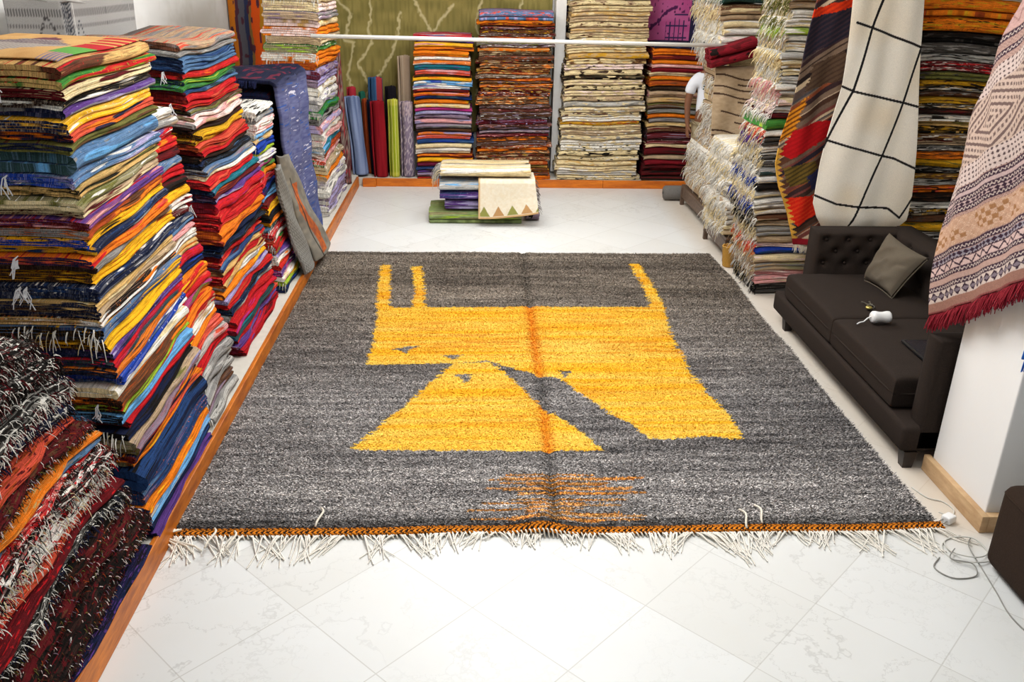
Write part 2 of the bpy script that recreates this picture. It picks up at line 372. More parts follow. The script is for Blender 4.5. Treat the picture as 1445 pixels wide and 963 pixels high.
STACK_GROUP = {}
def stack(key, desc, x0, y0, z0, z1, L, D, data, yaw='L', bprof=None, eprof=None, kindname='folded_kilim', catname='rug',
          wave=.010, jit=.010, pa=(3, 0, 1), endjit=.02, facejit=.012, group=None, frL=.07, frN=46, nchoices=(2, 3, 4), thr=.0022, bow=0., fprof=None):
    """data: list from the top down, tokens 'abce' + thickness [+ 'F'+colour = fringe at the near end] [+ 'T' = paper tag]"""
    rng = np.random.RandomState(sum(map(ord, key))*7+len(data))
    toks = data.split(); tot = sum(float(t[4]) for t in toks); k = (z1-z0)/tot
    objs = []; z = z0
    ph = rng.uniform(0, 6.28, 8)
    def warp(Q):                          # Q world-ish points of this stack
        zz = Q[:, 2]
        lx = Q[:, 0]; ly = Q[:, 1]
        a = np.sin(ly*4.3+ph[0]+zz*1.3)*.55+np.sin(ly*9.1+ph[1]-zz*2.1)*.3+np.sin(lx*7+ph[2]+zz*1.7)*.35+np.sin(lx*5+ly*6+ph[3]+zz*3.1)*.3
        edge = np.clip((zz-z0)/.12, 0, 1)
        sag = np.clip((lx+.12)/.12, 0, 1)**2*.012+np.clip((.10-ly)/.10, 0, 1)**2*.010
        Q = Q.copy()
        Q[:, 2] += edge*(wave*a-sag)+bow*np.sin(np.clip(ly/L, 0, 1)*np.pi)*edge
        Q[:, 0] += np.sin(zz*5.1+ph[4])*.006+np.sin(zz*11+ph[5]+ly*3)*.004
        Q[:, 1] += np.sin(zz*6.3+ph[6])*.006
        if bprof: Q[:, 0] += np.interp(zz, [b[0] for b in bprof], [b[1] for b in bprof])
        if eprof: Q[:, 1] += np.interp(zz, [b[0] for b in eprof], [b[1] for b in eprof])*np.clip(1-ly/L, 0, 1)
        if fprof: Q[:, 1] += np.interp(zz, [b[0] for b in fprof], [b[1] for b in fprof])*np.clip(ly/L, 0, 1)
        return Q
    def to_world(Q):
        W = np.empty_like(Q); W[:, 2] = Q[:, 2]
        if yaw == 'L': W[:, 0] = x0+Q[:, 0]; W[:, 1] = y0+Q[:, 1]
        else: W[:, 0] = x0+Q[:, 1]; W[:, 1] = y0-Q[:, 0]
        return W
    nT = len(toks)
    for idx in range(nT-1, -1, -1):
        tk = toks[idx]; T = float(tk[4])*k; c4 = tk[:4]; fl = tk[5:]
        n = int(rng.choice(nchoices)); gap = .004
        if T/n < .007: n = max(1, int(T/.007))
        if n == 1: n = 2
        dx = rng.uniform(-facejit, facejit*.5); dy = rng.uniform(-endjit, endjit); th = rng.normal(0, .012)
        V, F, rc = rug_mesh(L+rng.uniform(-.02, .02), D, T-gap, n, rng, jit=jit)
        Q = V.copy(); cyl = L*.5
        p1, p2 = rng.uniform(0, 6.28, 2); f1 = rng.uniform(5, 11)
        Q[:, 0] += dx-(V[:, 1]-cyl)*th+facejit*.6*np.sin(V[:, 1]*f1+p1)+facejit*.35*np.sin(V[:, 1]*f1*2.3+p2); Q[:, 1] += dy+V[:, 0]*th*.5; Q[:, 2] += z
        W = to_world(warp(Q))
        org = to_world(np.array([[-D/2, L/2, z]]))[0]
        nm = kindname
        o = make(nm, W-org, F, M['fold'], None, org, True, rc=rc)
        for q, ch in zip(('ca', 'cb', 'cc', 'ce'), c4): o[q] = LIN[ch]
        o['pa'] = tuple(float(x)*(1+.25*rng.uniform(-1, 1)) for x in pa)
        A, Bn = NAME[c4[0]], NAME[c4[1]]
        cn = A if A == Bn else f'{A} and {Bn}'
        kn = nm.replace('_', ' ')
        fr = ''
        if 'F' in fl:
            fc = fl[fl.index('F')+1]
            P = []; Dr = []
            for _ in range(frN):
                P.append((-rng.uniform(0, D*.97), dy+rng.uniform(-.004, .01), z+T*rng.uniform(.15, .95))); Dr.append((rng.normal(0, .25), -1, rng.normal(.15, .25)))
            P = to_world(warp(np.array(P))); Dr = np.array(Dr)
            if yaw != 'L': Dr = np.stack([Dr[:, 1], -Dr[:, 0], Dr[:, 2]], 1)
            Vf, Ff = strands(P, Dr, rng.uniform(.5, 1.25, frN)*frL, rng.uniform(.7, 1.5, frN)*thr, 3.0, 6, 1.0, rng, floor=.004)
            pal_ = np.array([LIN[q] for q in ((fc,)*5+('w', 'c', 'h') if fc in 'wcekhGqH' else (fc, fc, fc, fc, 'w', 'c', 'w'))])
            clump = pal_[(vnoise(P[:, 0]*45, P[:, 1]*45+P[:, 2]*30, 5)*37).astype(int) % len(pal_)]*rng.uniform(.75, 1.1, frN)[:, None]
            fo = make('fringe', Vf-org, Ff, M['pile'], o, dye=np.repeat(clump, 21, 0)); fo['label'] = NAME[fc]+' yarn fringe'
        if 'T' in fl:
            for q in range(1+(rng.rand() < .4)):
                lx = -rng.uniform(.04, min(D*.75, .36)); p = to_world(warp(np.array([[lx, dy-.012, z+T*.6]])))[0]-org
                mb = MB(); w_ = rng.uniform(.004, .008); h_ = rng.uniform(.018, .028); e = rng.uniform(-.008, .008); tw = rng.uniform(-.006, .006)
                ax = (1, 0) if yaw == 'L' else (0, -1); nx = (0, -1) if yaw == 'L' else (-1, 0)
                def pt(a, b, d): return (p[0]+ax[0]*a+nx[0]*b, p[1]+ax[1]*a+nx[1]*b, p[2]+d)
                fr_ = [pt(-w_*.6, .006, 0), pt(w_*.6, .004, .004), pt(-w_+e*.5, .014+tw, -h_*.5), pt(w_+e*.5, .014-tw, -h_*.45), pt(-w_*.8+e, .012-tw, -h_), pt(w_*1.1+e, .018+tw, -h_*.85)]
                bk_ = [(a_[0]+nx[0]*.0015, a_[1]+nx[1]*.0015, a_[2]) for a_ in fr_]
                mb.add(fr_+bk_, [(0, 1, 3, 2), (2, 3, 5, 4), (7, 6, 8, 9), (9, 8, 10, 11), (0, 6, 7, 1), (4, 5, 11, 10), (0, 2, 8, 6), (2, 4, 10, 8), (1, 7, 9, 3), (3, 9, 11, 5)])
                for q_ in range(5):
                    e1, e2 = rng.uniform(-.018, .018, 2); mb.tube([pt(0, -.008, .012), pt(e1*.4, .012, .006), pt(e1, .014, -.02), pt(e1+e2, .012, -rng.uniform(.03, .06))], .0018, 4)
                mb.build('paper_tag', M['paper'], o, smooth=False)['label'] = 'white paper tag on a knotted string'
        pos = ('topmost' if idx == 0 else 'bottom' if idx == nT-1 else ordinal(idx)+' down')
        tag(o, f'{cn} {kn}, {pos} {desc}', catname, group or f'folded rugs {desc}')
        objs.append(o); z += T
    stack.warp = lambda Q: to_world(warp(np.asarray(Q, float)))
    return objs

# ------------------------------------------------------------------ the room
def struct(o, kind='structure'): o['kind'] = kind; return o
def sbox(name, a, b, mat, bev=0.): return struct(MB().box(a, b, bev).build(name, mat, smooth=False))
V = [(-2.6, .6, 0), (3.5, .6, 0), (3.5, 9.3, 0), (-2.6, 9.3, 0)]
struct(make('floor', V+[(x, y, -.1) for x, y, z in V], [(0, 1, 2, 3), (7, 6, 5, 4), (0, 4, 5, 1), (1, 5, 6, 2), (2, 6, 7, 3), (3, 7, 4, 0)], M['floor'], smooth=False))
sbox('wall_back', (-2.7, 9.22, 0), (3.6, 9.36, 2.9), M['wall'])
sbox('wall_left', (-2.54, .6, 0), (-2.40, 9.22, 2.9), M['wall'])
sbox('wall_right', (3.4, .6, 0), (3.54, 9.22, 2.9), M['wall'])
sbox('ceiling', (-2.54, .6, 2.85), (3.54, 9.3, 2.95), M['ceil'])
sbox('pillar', (.80, 8.98, .09), (.90, 9.215, 2.85), M['wall'])
sbox('pillar', (2.015, 2.81, 0), (2.62, 3.235, 2.85), M['wall'], .006)
MBk = MB().box((1.985, 2.775, 0), (2.014, 3.255, .075), .003).box((2.014, 2.775, 0), (2.62, 2.809, .075), .003)
struct(autosmooth(MBk.build('baseboard_right', M['base'])))
# raised platforms under the stacks, edged with varnished boards
sbox('platform', (-2.40, .7, 0), (-1.150, 9.2, .088), M['plat'])
sbox('platform', (-1.149, 8.645, 0), (2.6, 9.2, .068), M['plat'])
t1 = sbox('trim_1', (-1.149, .7, 0), (-1.127, 8.60, .10), M['trim'], .004)
MBk = MB()
for i, (a, b) in enumerate(((-1.09, -.96), (-.958, .60), (.602, 1.30), (1.302, 2.6))): MBk.box((a, 8.615-.03*(i == 0), 0), (b, 8.644, .078), .003)
t2 = struct(MBk.build('trim_2', M['trimx'], smooth=False))

# ------------------------------------------------------------------ the stacks
L1 = ('iBri4 rgli3T cRkR3 kwid3 pGLn3 yywn4 xann3 ooBn3T sSGT7 sLwb4T ikoi3 Oowc3 ecRc3 pPrR3 AaBG3 yykb3 nNGyn3'.replace('nNGyn3', 'nNGy3')+
 ' axrn3T GBed3 yyAd4 nNwn5T iicn3 eBcn3 kwaiF'.replace('kwaiF', 'kwai3')+' sNyk5Fw yyYd4 pnLn3T rTmn3 akGn3T bNwb4 wcwc4 BaAk3 rlBk3T SSsk4 rRrR3 nkdk3Fw eLoO4T vorO3 naBR3 axyO3 NnkN9 NsaN6 aayN3 SshN4 nNNn4 pnpn3')
stack('l_one', 'in the front left stack', -1.150, 2.675, .092, 1.745, .755, .48, L1,
      bprof=[(.1, .002), (.75, -.028), (1.2, -.045), (1.4, -.062), (1.5, -.055), (1.745, -.035)], eprof=[(.1, 0), (1.6, .01)], wave=.012, pa=(1.8, 46, 1), group='folded kilims in the front left stack', facejit=.008, nchoices=(2, 4, 4, 4, 6))
top_warp = stack.warp
u, v = np.meshgrid(np.linspace(0, 1, 110), np.linspace(0, 1, 150), indexing='ij')
top = [o for o in sc.objects if o.get('label', '').endswith('topmost in the front left stack')][0]
x = -1.62+u*.44; y = 2.70+v*.71
col = np.ones(u.shape+(3,))*lin('#cfa468'); col = mixn(col, lin('#b5824a'), vnoise(x*30, y*12, 3)*.6)
q = np.abs(u-.42)/.36+np.abs(v-.45)/.42; jg = (vnoise(np.floor(v*40)*3.1, u*0, 5)-.5)*.16
inn = (q+jg) < 1; dg = np.sin((u*44+v*0)*2*np.pi) > 0
col = np.where(inn[..., None], np.where(((np.floor(v*60)+np.floor(u*50)) % 2 == 0)[..., None], lin('#8d8580'), lin('#b0a498')), col)
col = np.where((inn & (v > .47) & (v < .70) & ((np.floor(v*70)+np.floor(u*60)) % 2 == 0))[..., None], lin('#4a2f48'), col)
col = np.where((inn & (v > .72))[..., None], lin('#6d3f48'), col)
rd_ = (u+.1*(v-.5) > .80); col = np.where((rd_ & (v > .30))[..., None], lin('#b3252a'), col); col = np.where((rd_ & (v > .16) & (v < .42))[..., None], lin('#5f9c46'), col)
col = np.where((rd_ & (v > .62) & (np.sin(v*60) > .3))[..., None], lin('#c89a58'), col); col = np.where((rd_ & (v < .16) & (np.floor(u*70) % 2 == 0))[..., None], lin('#77708a'), col)
P = top_warp(np.stack([x.ravel()+1.150, y.ravel()-2.675, np.full(x.size, 1.7475)], 1)).reshape(x.shape+(3,))
me_ = thicken(make('patterned_face', P.reshape(-1, 3)-np.array(top.location), np.stack([np.arange(109)[:, None]*150+np.arange(149)[None], (np.arange(109)[:, None]+1)*150+np.arange(149)[None], (np.arange(109)[:, None]+1)*150+np.arange(149)[None]+1, np.arange(109)[:, None]*150+np.arange(149)[None]+1], -1).reshape(-1, 4), M['dye'], top, dye=col.reshape(-1, 3)), .003)
me_['label'] = 'tan-bordered face with grey, purple, red and green motifs'
top['label'] = 'tan and brown folded kilim with a patterned face, topmost in the front left stack'
L1b = 'wkww4Fw eGwd4Fw rpwr4Fq rrar5 RrkR4Fw sGhs4 rrRr5 kRBk4 yaay5Fw wrRw4Fw RkwR5 nsGs4Fw PwrP3 wRew4Fw iacn4 rrmr5 nnbn3Fk aryr5 rxrr4Fw moYr4 araa4 rxer4Fw wieb3 ayar3 xPrx4Fw hPxr5 rrRr4 GhHG5Fw GHhG5 hGHG5Fw vBGB5 GhHG6Fw'
stack('l_oneb', 'in the stack behind the front left one', -1.165, 3.50, .092, 1.44, .45, .42, L1b, kindname='rag_rug',
      bprof=[(.1, 0), (.3, -.012), (.6, -.07), (.9, -.10), (1.2, -.13), (1.44, -.15)], wave=.014, pa=(3, 60, 1), group='rag rugs behind the front left stack', frL=.055, frN=56)
L2 = 'eGxB5 GhBG3 sNsn5T sNsn4 rraR5T ggln3 gTsg3 sNTR3T rxrR5 rArk4T BoGk3 PqcO3 qPeG4 ddRk4 YyYd4 YABd3 xArd4 rARR4 dkBk4 knsk4 sGvd4 wcwG3 rrxR5 tTsn4 RARn3 pLpn3 rrmR7T rrxR5 rrxR5 aaxA5 axaR4 nNnn5 knsn3 rrxR4 xrAR3 NsRB3 iirB3 rxrR5T iaRr3 GwGG3 aayR4 LppL4 rxAr4 nksn4 GhGG4 rrxR5 rrmR4 TtTN4 rrxR4T pLRR3 RrpR4 rRrR3'
stack('l_two', 'in the mostly red left stack', -1.190, 4.26, .092, 1.675, .93, .47, L2,
      bprof=[(.1, -.005), (.45, -.07), (.60, -.085), (.78, -.06), (.95, -.075), (1.1, -.11), (1.5, -.14), (1.675, -.15)], wave=.015, pa=(1.3, 42, 1), group='folded kilims in the red left stack', nchoices=(2, 2, 4, 4))
L2b = 'wkhwFk4'
L2b = 'wkhw5Fh GshG5Fw wqPw5 qPxq4Fw Sisw4 icSb4 bbNb6Fb l0'.replace(' l0', '')+' llym4 whLm5Fw mvgm4 ggak4 aayg5 rrPr6 nbRr5 SsSS5 RrBB4 yYyB6 kknk5 aoay5 TSwS5Fw rRwr5 wxrw4 rgRr5Fh rroY4 pLbw5Fw wPaw4 rxar5 pmwp5 wPcw4 lyTl5Fh nTbn5'
stack('l_twob', 'in the stack beside the leaning kilims', -1.175, 5.255, .092, 1.24, .46, .40, L2b, kindname='rag_rug',
      bprof=[(.1, 0), (.25, -.03), (.5, -.06), (.8, -.09), (1.24, -.11)], wave=.014, pa=(4, 70, 1), group='rag rugs in the bright left stack', frL=.05, frN=46)
L3 = 'nkRn6 nRkn6 kRnk5 nNkn6 nkRn5 RnkR6 nkpn6 kRkk6 nRkn6 NnkN6 nkRn6 RkkR6'
stack('l_three', 'under the draped blue runner', -1.262, 5.80, .092, 1.27, .88, .42, L3,
      bprof=[(.1, 0), (1.27, -.06)], wave=.010, pa=(5, 60, 1), group='folded kilims under the blue runner')
L4 = 'ceic6 ewce6 hwcq6 ccie5Fw qeqc6 Gvqe5 ciaq5 aaYq6 ecOe5 glwO5 aayw6Fw aAYA5 vLpR6 Lvpv5 wcew6Fc wGLw5 hLwh5 ggth5Fw GkHG4 LPqL6 wwch5Fe Pqew4 tSsw5 ABxw4 Pxwg5Fw eOwc6 aYBe4 wLww6Fw wGhw6 LvLw6Fw vLvw5 wLpw5'
stack('l_four', 'in the pale far left stack', -1.175, 7.10, .092, 2.02, 1.02, .42, L4, kindname='rag_rug',
      bprof=[(.1, 0), (.5, -.02), (1.2, -.02), (2.0, .01)], wave=.012, pa=(3, 60, 1), group='pale rag rugs at the far left', frL=.05, frN=40)

B1 = 'rwpr3 npRn3 yPYy4 aYRd3 aayA5 wcxw3 axwa4 ttpt4 xPLx4 ddad2 yyay3 Swbs4 wLsw3 RxBr3 aPxa3 nTbn3 ayaa4 ccyc3 mpmP3 Lsws3 vkpn4 PLvP4 vGLv4 dkBd3 apLp3 xaLx3 Nbsb4 cqcw4 wcww5 RaRR3 yyay4 RmpR4 NpvN4 kpdk2 vPLv4 RrBR2'
stack('b_one', 'in the stack beside the rolls', -.560, 8.685, .07, 1.44, .54, .40, B1, 'B', wave=.009, pa=(2.2, 40, 1), bprof=[(0, 0), (1.4, -.01)], group='folded kilims in the yellow-striped back stack', endjit=.015, nchoices=(2, 2, 3))
pick = random.Random(11)
B2 = ['sxLs6']
for q in range(44):
    mid = 22 < q < 32
    B2.append(pick.choice('BRv' if mid else 'BRAABoRa')+pick.choice('RBv' if mid else 'AaevRi')+pick.choice('PhL' if mid else 'wciYGa')+pick.choice('BRd')+pick.choice('23'))
B2 = ' '.join(B2)
stack('b_two', 'in the brown back stack', .045, 8.685, .07, 1.66, .70, .40, B2, 'B', kindname='folded_rug', wave=.010, pa=(13, 130, 1),
      bprof=[(.1, 0), (1.6, -.02)], group='brown speckled rugs at the back', endjit=.03, facejit=.02, jit=.015, nchoices=(2, 3, 4))
B3 = 'ciAc4 ceic4 wcew5 wccw5 ceBc4 ceic4 ieci3 eicB4 ceBk4 eick4 ceBe3 cwik4 eOce3 ciec4 iYei4 cBik4 qckd4 cdek4 kcBk3 ceqk4 cdkc4 cqek4 ecde4 hGcw4 cwek4 cBhd3 wcew4 YAei2 cedk4 ecwO4 cGed4 wcec4 wckd4 ckdc4 cwkd4 ciec4 cwec4 hchw4 cwkc4'
stack('b_three', 'in the cream back stack', .835, 8.685, .07, 2.0, .82, .40, B3.replace('cwikF', 'cwik'), 'B', kindname='folded_blanket', catname='blanket', wave=.012, pa=(9, 60, 1),
      bprof=[(.1, 0), (2., -.02)], eprof=[(.1, 0), (1., .05), (2., .09)], group='cream wool blankets at the back', endjit=.02, jit=.008)
B4 = 'nRsn4 aaAR5 RARd4 aaYA3 PcqP3 QRRQ3 eciB3 aYAa4 AaBA4 dBod4 ePeP5 eiBe4 oBGB5 Goko4 aaAd3 GkvB4 iOci3 RBed5 RvRd5 RdPR4 cRrR3 RdRd6 eOGe4 QRRR4 RdkR5 RkdR5 dRBd4'
stack('b_four', 'in the stack below the pink hanging', 1.715, 8.685, .07, 1.40, .50, .40, B4, 'B', wave=.009, pa=(2, 90, 1), group='folded kilims in the maroon back stack', endjit=.015, nchoices=(2, 2, 3))

R1 = 'GgTO5Fc TgkT5Fw eBce6Fc cwec6Fw wcqw5Fw nTwn3Fw ceBc5Fw eece6 eBee6Fw ecee6 eOee6Fw ceBe6Fw eeBe6Fw ecew6Fw eeOe6Fw ceBe6Fw eeBe6'
stack('r_one', 'in the far right bench stack', 1.965, 7.10, .205, 1.98, .42, .88, R1, 'B', kindname='folded_rug', wave=.012, pa=(2, 30, 1), eprof=[(.2, 0), (.6, .02), (.8, .10), (1.2, .10), (1.45, .0), (2., -.10)],
      group='white fringed rugs on the far right bench', frL=.085, frN=120, thr=.0028)
R2a = 'wccw9Fw wwcw8Fc wcww7Fw wceh6 weww7Fw wGcw7Fc cwec7Fw'
stack('r_twoa', 'in the white pile on the low bench', 1.870, 6.22, .205, .87, .34, .60, R2a, 'B', kindname='folded_rug', wave=.014, pa=(2, 30, 1), group='white wool rugs on the low bench', frL=.085, frN=100, thr=.0028)
R2 = 'eice5Fi cGOc4Fo ecGe5Fo wgcw4Fc wcOw5Fo wlww4Fl hwcw4Fe wceh5Fc hwGh4Fc icwi5Fc ckwk4Fw hGwh4Fc wGhw4FP hewh4FP cqew5Fq hcGh4Fq RkdR3Fw glgg6 wcGw4Fx HGkH5Fp wcGw4Fc khGk4Fw HGhH4Fc GThG5Fw wcsw5Fb kHdk4Fw hcwc5Fc whGw5Fb wcBw5Fk BeRB3Fw eOGe4Fk GeOG5Fc eeOe5Fw PqeP3Fx bNpb4Fa ceqc5Fe eOGe5Fw PqqP4Fe PqeP5Fk HkGH5Fk HGkH4'
stack('r_two', 'in the stack by the striped hanging', 1.905, 5.50, .004, 1.98, .42, .50, R2, 'B', kindname='folded_rug', wave=.013, pa=(2.5, 50, 1), bprof=[(0, 0), (.5, 0), (1.0, -.03), (2., -.08)],
      eprof=[(0, 0), (.3, -.01), (.6, -.06), (1.1, -.06), (1.3, .0), (1.98, .03)], group='fringed rugs in the right stack', frL=.070, frN=90, thr=.0026, facejit=.02)
R3 = 'dkhd6Fw aYAa9 aYkd8Fw kHdk5Fw HGkH5 hkGH4 RrwG5 oHkG4 YkBw3 kwik3 BGkh3 YBok3 kiwd3 dRBi3 wkek3 ioBk3 kYid4 BwYk3 eRkB3 kGwh3 aBdY4 YoYy5 kwdh3 BiYk3 hkHd4 akxa4 kdBk4 wkGd4 kYwk4 BkHh4 Yoyk5 kwGd5 HkdB6 dkBd7 kHdk8 dBkd9 kddk9'
stack('r_three', 'in the stack behind the sofa', 2.50, 5.33, .004, 1.98, .72, .50, R3, 'B', kindname='folded_rug', wave=.011, pa=(9, 150, 1), bprof=[(0, 0), (2., 0)],
      group='black and gold rugs behind the sofa', jit=.015, facejit=.02, endjit=.02)
L0 = 'kRwk6 kwRk6 kRwk7 RrcR5 kwHk8 RRxR5 nkwn8Fw xARx4 RBkR5 kwnk4 aaiA3 sTGs3 rxwr3 kwrk9 wkrk9 xxAx5 RRrR4 kHwk4 kRBk9 RkBR9 kdRk9 dkRk7 nkpn3'
lo = stack('l_zero', 'in the bottom left shaggy pile', -1.150, 1.15, .092, 1.10, 1.48, .62, L0, kindname='shaggy_rug',
      bprof=[(.1, 0), (.5, -.01), (1.1, -.035)], wave=.016, pa=(14, 120, 1), group='shaggy rugs in the corner pile', frN=60, frL=.09, nchoices=(2,), facejit=.02, jit=.02, fprof=[(.1, 0), (.5, -.15), (1.1, -.44)])
# loose pile standing out of the shaggy rugs' long sides
def shag(o, cols, density, ln, rng, z_in=.1):
    co = np.array([v.co[:] for v in o.data.vertices]); lo_, hi = co.min(0), co.max(0)
    front = co[co[:, 0] > hi[0]-.07]
    n = int(density*(hi[1]-lo_[1])*(hi[2]-lo_[2])*1e4/1e2)
    pick = front[rng.randint(0, len(front), n)]; pick2 = front[rng.randint(0, len(front), n)]
    f = rng.rand(n)
    near = np.abs(pick[:, 2]-pick2[:, 2]) < .05
    P = pick.copy(); P[:, 1] = np.clip(pick[:, 1]+rng.uniform(-.1, .1, n), lo_[1]+.01, hi[1]-.012)
    P[:, 2] += rng.uniform(-.012, .012, n); P[:, 2] = np.clip(P[:, 2], lo_[2]+.004, hi[2]-.004); P[:, 0] -= .004
    D = np.stack([np.ones(n), rng.normal(0, .9, n), rng.normal(.1, .6, n)], 1)
    Vf, Ff = strands(P, D, rng.uniform(.5, 1.3, n)*ln, rng.uniform(.6, 1.4, n)*.0015, 2.0, 4, 1.6, rng)
    pal = np.array([LIN[c] for c in cols]); dye = np.repeat(pal[rng.randint(0, len(pal), n)], 15, 0)
    t = make('pile', Vf, Ff, M['pile'], o, dye=dye); t['label'] = 'loose shaggy pile yarn'; t['kind'] = 'stuff'
rng = np.random.RandomState(5)
toks = L0.split()
for o, tk in zip(lo, toks[::-1]):
    if tk[:4] in ('kRwk', 'kwRk', 'kwHk', 'nkwn', 'kHwk', 'wkrk', 'kwrk'):
        shag(o, {'kRwk': 'kkwRd', 'kwRk': 'wwkRq', 'kwrk': 'wkkrRhc', 'kwHk': 'wwwkR', 'nkwn': 'wnnk', 'kHwk': 'kwkn', 'wkrk': 'wwwckrG'}[tk[:4]], 170, .032, rng)
    elif tk[:4] in ('kRBk', 'RkBR', 'kdRk', 'dkRk', 'kwnk', 'rxwr', 'RBkR'):
        shag(o, 'kkkkRRRdddBwqovA', 300, .016, rng)

# ------------------------------------------------------------------ the big rug on the floor
XL, XR, YF, YB = -1.151, 1.834, 2.815, 6.371
def crease_x(y): return np.interp(y, [2.85, 3.93, 5.12, 6.28], [.322, .350, .360, .376])
POLY = dict(
 body=[(-.592,5.175),(.337,5.197),(1.225,5.205),(1.173,4.698),(1.181,4.47),(1.171,4.251),(1.203,3.974),(1.244,3.754),(1.259,3.561),(1.243,3.48),(1.096,3.515),(.891,3.489),(.81,3.496),(.766,3.626),(.664,3.742),(.55,3.951),(.458,4.135),(.348,4.161),(.126,4.324),(.088,4.361),(-.105,4.324),(-.579,4.314),(-.568,4.535),(-.581,4.854)],
 tri=[(.088,4.342),(-.105,4.324),(-.244,4.034),(-.379,3.74),(-.545,3.404),(-.086,3.394),(.341,3.378),(.591,3.388),(.491,3.579),(.372,3.758),(.295,3.912),(.197,4.161)],
 s1=[(-.667,6.038),(-.596,6.039),(-.56,5.622),(-.522,5.139),(-.606,5.138),(-.641,5.621)],
 s2=[(-.441,6.009),(-.37,6.01),(-.334,5.625),(-.296,5.141),(-.38,5.14),(-.392,5.552)],
 s3=[(1.153,6.104),(1.227,6.105),(1.239,5.721),(1.232,5.154),(1.141,5.153),(1.161,5.645)])
HOLES = [[(-.455,4.515),(-.391,4.556),(-.303,4.566),(-.348,4.516),(-.367,4.447),(-.395,4.506)],[(-.166,4.437),(-.048,4.438),(-.106,4.37)],[(-.095,4.188),(-.008,4.188),(-.034,4.076)],[(.467,4.232),(.536,4.232),(.485,4.144)]]
def rug_dye(x, y, rng, jag=.012):
    row = np.floor(y/.014)
    jx = x+(vnoise(row*7.3, row*0+x*6, 3)-.5)*jag*2.6; jy = y+(vnoise(x*70, y*8, 4)-.5)*jag*1.2
    yel = np.zeros(x.shape, bool)
    for p in POLY.values(): yel |= inpoly(jx, jy, p)
    for p in HOLES: yel &= ~inpoly(jx, jy, p)
    st = vnoise(x*1.6, y*34, 11); st2 = vnoise(x*5, y*60, 12); big = vnoise(x*.8, y*3.5, 13)
    back = np.clip((y-3.9)/1.6, 0, 1)
    dk = mixn(lin('#6a6666'), lin('#73685e'), back); lt = mixn(lin('#d3cdc8'), lin('#bfb1a0'), back)
    f = np.clip(.40+.45*(st-.5)+.35*(st2-.5)+.35*(big-.5), 0, 1)
    col = mixn(dk, lt, f)*(.85+.3*big)[..., None]
    ye = mixn(lin('#ffc92c'), lin('#ffdd68'), np.clip(st*1.2-.1, 0, 1)); ye = mixn(ye, lin('#ee9a1c'), np.clip((st2*.6+big*.6-.74)*2.2, 0, .65))
    cr = np.exp(-((x-crease_x(y)+.02*(vnoise(y*40, x*30, 17)-.5))/.030)**2)*np.clip(.6+.9*vnoise(x*60, y*60, 18), 0, 1)  # crease darkened in the dye, for parted pile roots and shade in the fold
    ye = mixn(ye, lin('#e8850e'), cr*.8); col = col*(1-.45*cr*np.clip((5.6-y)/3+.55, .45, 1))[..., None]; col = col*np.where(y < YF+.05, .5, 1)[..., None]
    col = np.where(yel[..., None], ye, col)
    # rows of orange yarn near the front edge
    rowi = np.floor((y-2.80)/.0125); on = (rowi % 2 == 0)
    lo_ = -.04+vnoise(rowi*3.7, rowi*0, 21)*.28; hi_ = .36+vnoise(rowi*2.9, rowi*0, 22)*.42
    orow = (rowi % 3 != 2) & (y > 2.835) & (y < 3.185) & (x > lo_) & (x < hi_) & ~((y > 3.0) & (y < 3.03))
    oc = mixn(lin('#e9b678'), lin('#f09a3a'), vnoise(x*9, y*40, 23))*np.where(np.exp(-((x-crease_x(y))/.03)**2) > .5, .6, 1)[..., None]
    return np.where(orow[..., None], oc, col), yel
def rug_h(x, y):
    c = np.exp(-((x-crease_x(y))/.022)**2)
    r = np.exp(-((x-crease_x(y))/.09)**2)
    lump = np.exp(-(((x-.27)/.10)**2+((y-2.84)/.10)**2))*.028
    return .022+.006*r-.012*c+.004*(vnoise(x*4, y*4, 5)-.5)+lump
def edge_warp(x, y):
    e = (vnoise(y*3.3+x*0, x*0, 31)-.5)*.035
    u = np.clip((x-XL)/(XR-XL), 0, 1)
    f = np.abs(u-.5)*2
    e2 = (vnoise(x*2.7, x*0, 33)-.5)*.030; w = np.abs((y-YF)/(YB-YF)-.5)*2
    return x+e*f**4+np.where(u < .5, .012, 0)*f**4*np.sin(y*2.1), y+e2*w**6
rug = empty('pile_rug', (.34, 4.6, 0))
tag(rug, 'large grey wool pile rug with a big yellow animal-like figure, spread on the floor', 'rug')
nx, ny = 430, 520
gx, gy = np.meshgrid(np.linspace(XL, XR, nx), np.linspace(YF, YB, ny), indexing='ij')
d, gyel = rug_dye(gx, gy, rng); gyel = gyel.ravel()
hz = rug_h(gx, gy); rim = np.minimum.reduce([gx-XL, XR-gx, gy-YF, YB-gy]); hz = np.where(rim < .012, .006, hz)
ex, ey = edge_warp(gx, gy)
V = np.stack([ex, ey, hz], -1).reshape(-1, 3)-np.array(rug.location)
F = grid_faces(nx, ny)
# closed rim down to the floor
ring = list(range(0, nx*ny, ny))+list(range((nx-1)*ny+1, nx*ny))+list(range((nx-2)*ny+ny-1, -1, -ny))+list(range(ny-2, 0, -1))
ring = np.array(ring); Vr = V[ring].copy(); Vr[:, 2] = .001
k = len(ring); a = np.arange(k); Fr = np.stack([ring[a], np.arange(k)+len(V), (a+1) % k+len(V), ring[(a+1) % k]], 1)
d_ = d.reshape(-1, 3)
o = make('ground_weave', np.concatenate([V, Vr]), np.concatenate([F, Fr]), M['pile'], rug, dye=np.concatenate([d_, d_[ring]])*np.where(np.concatenate([gyel, gyel[ring]]), .92, .62)[:, None])
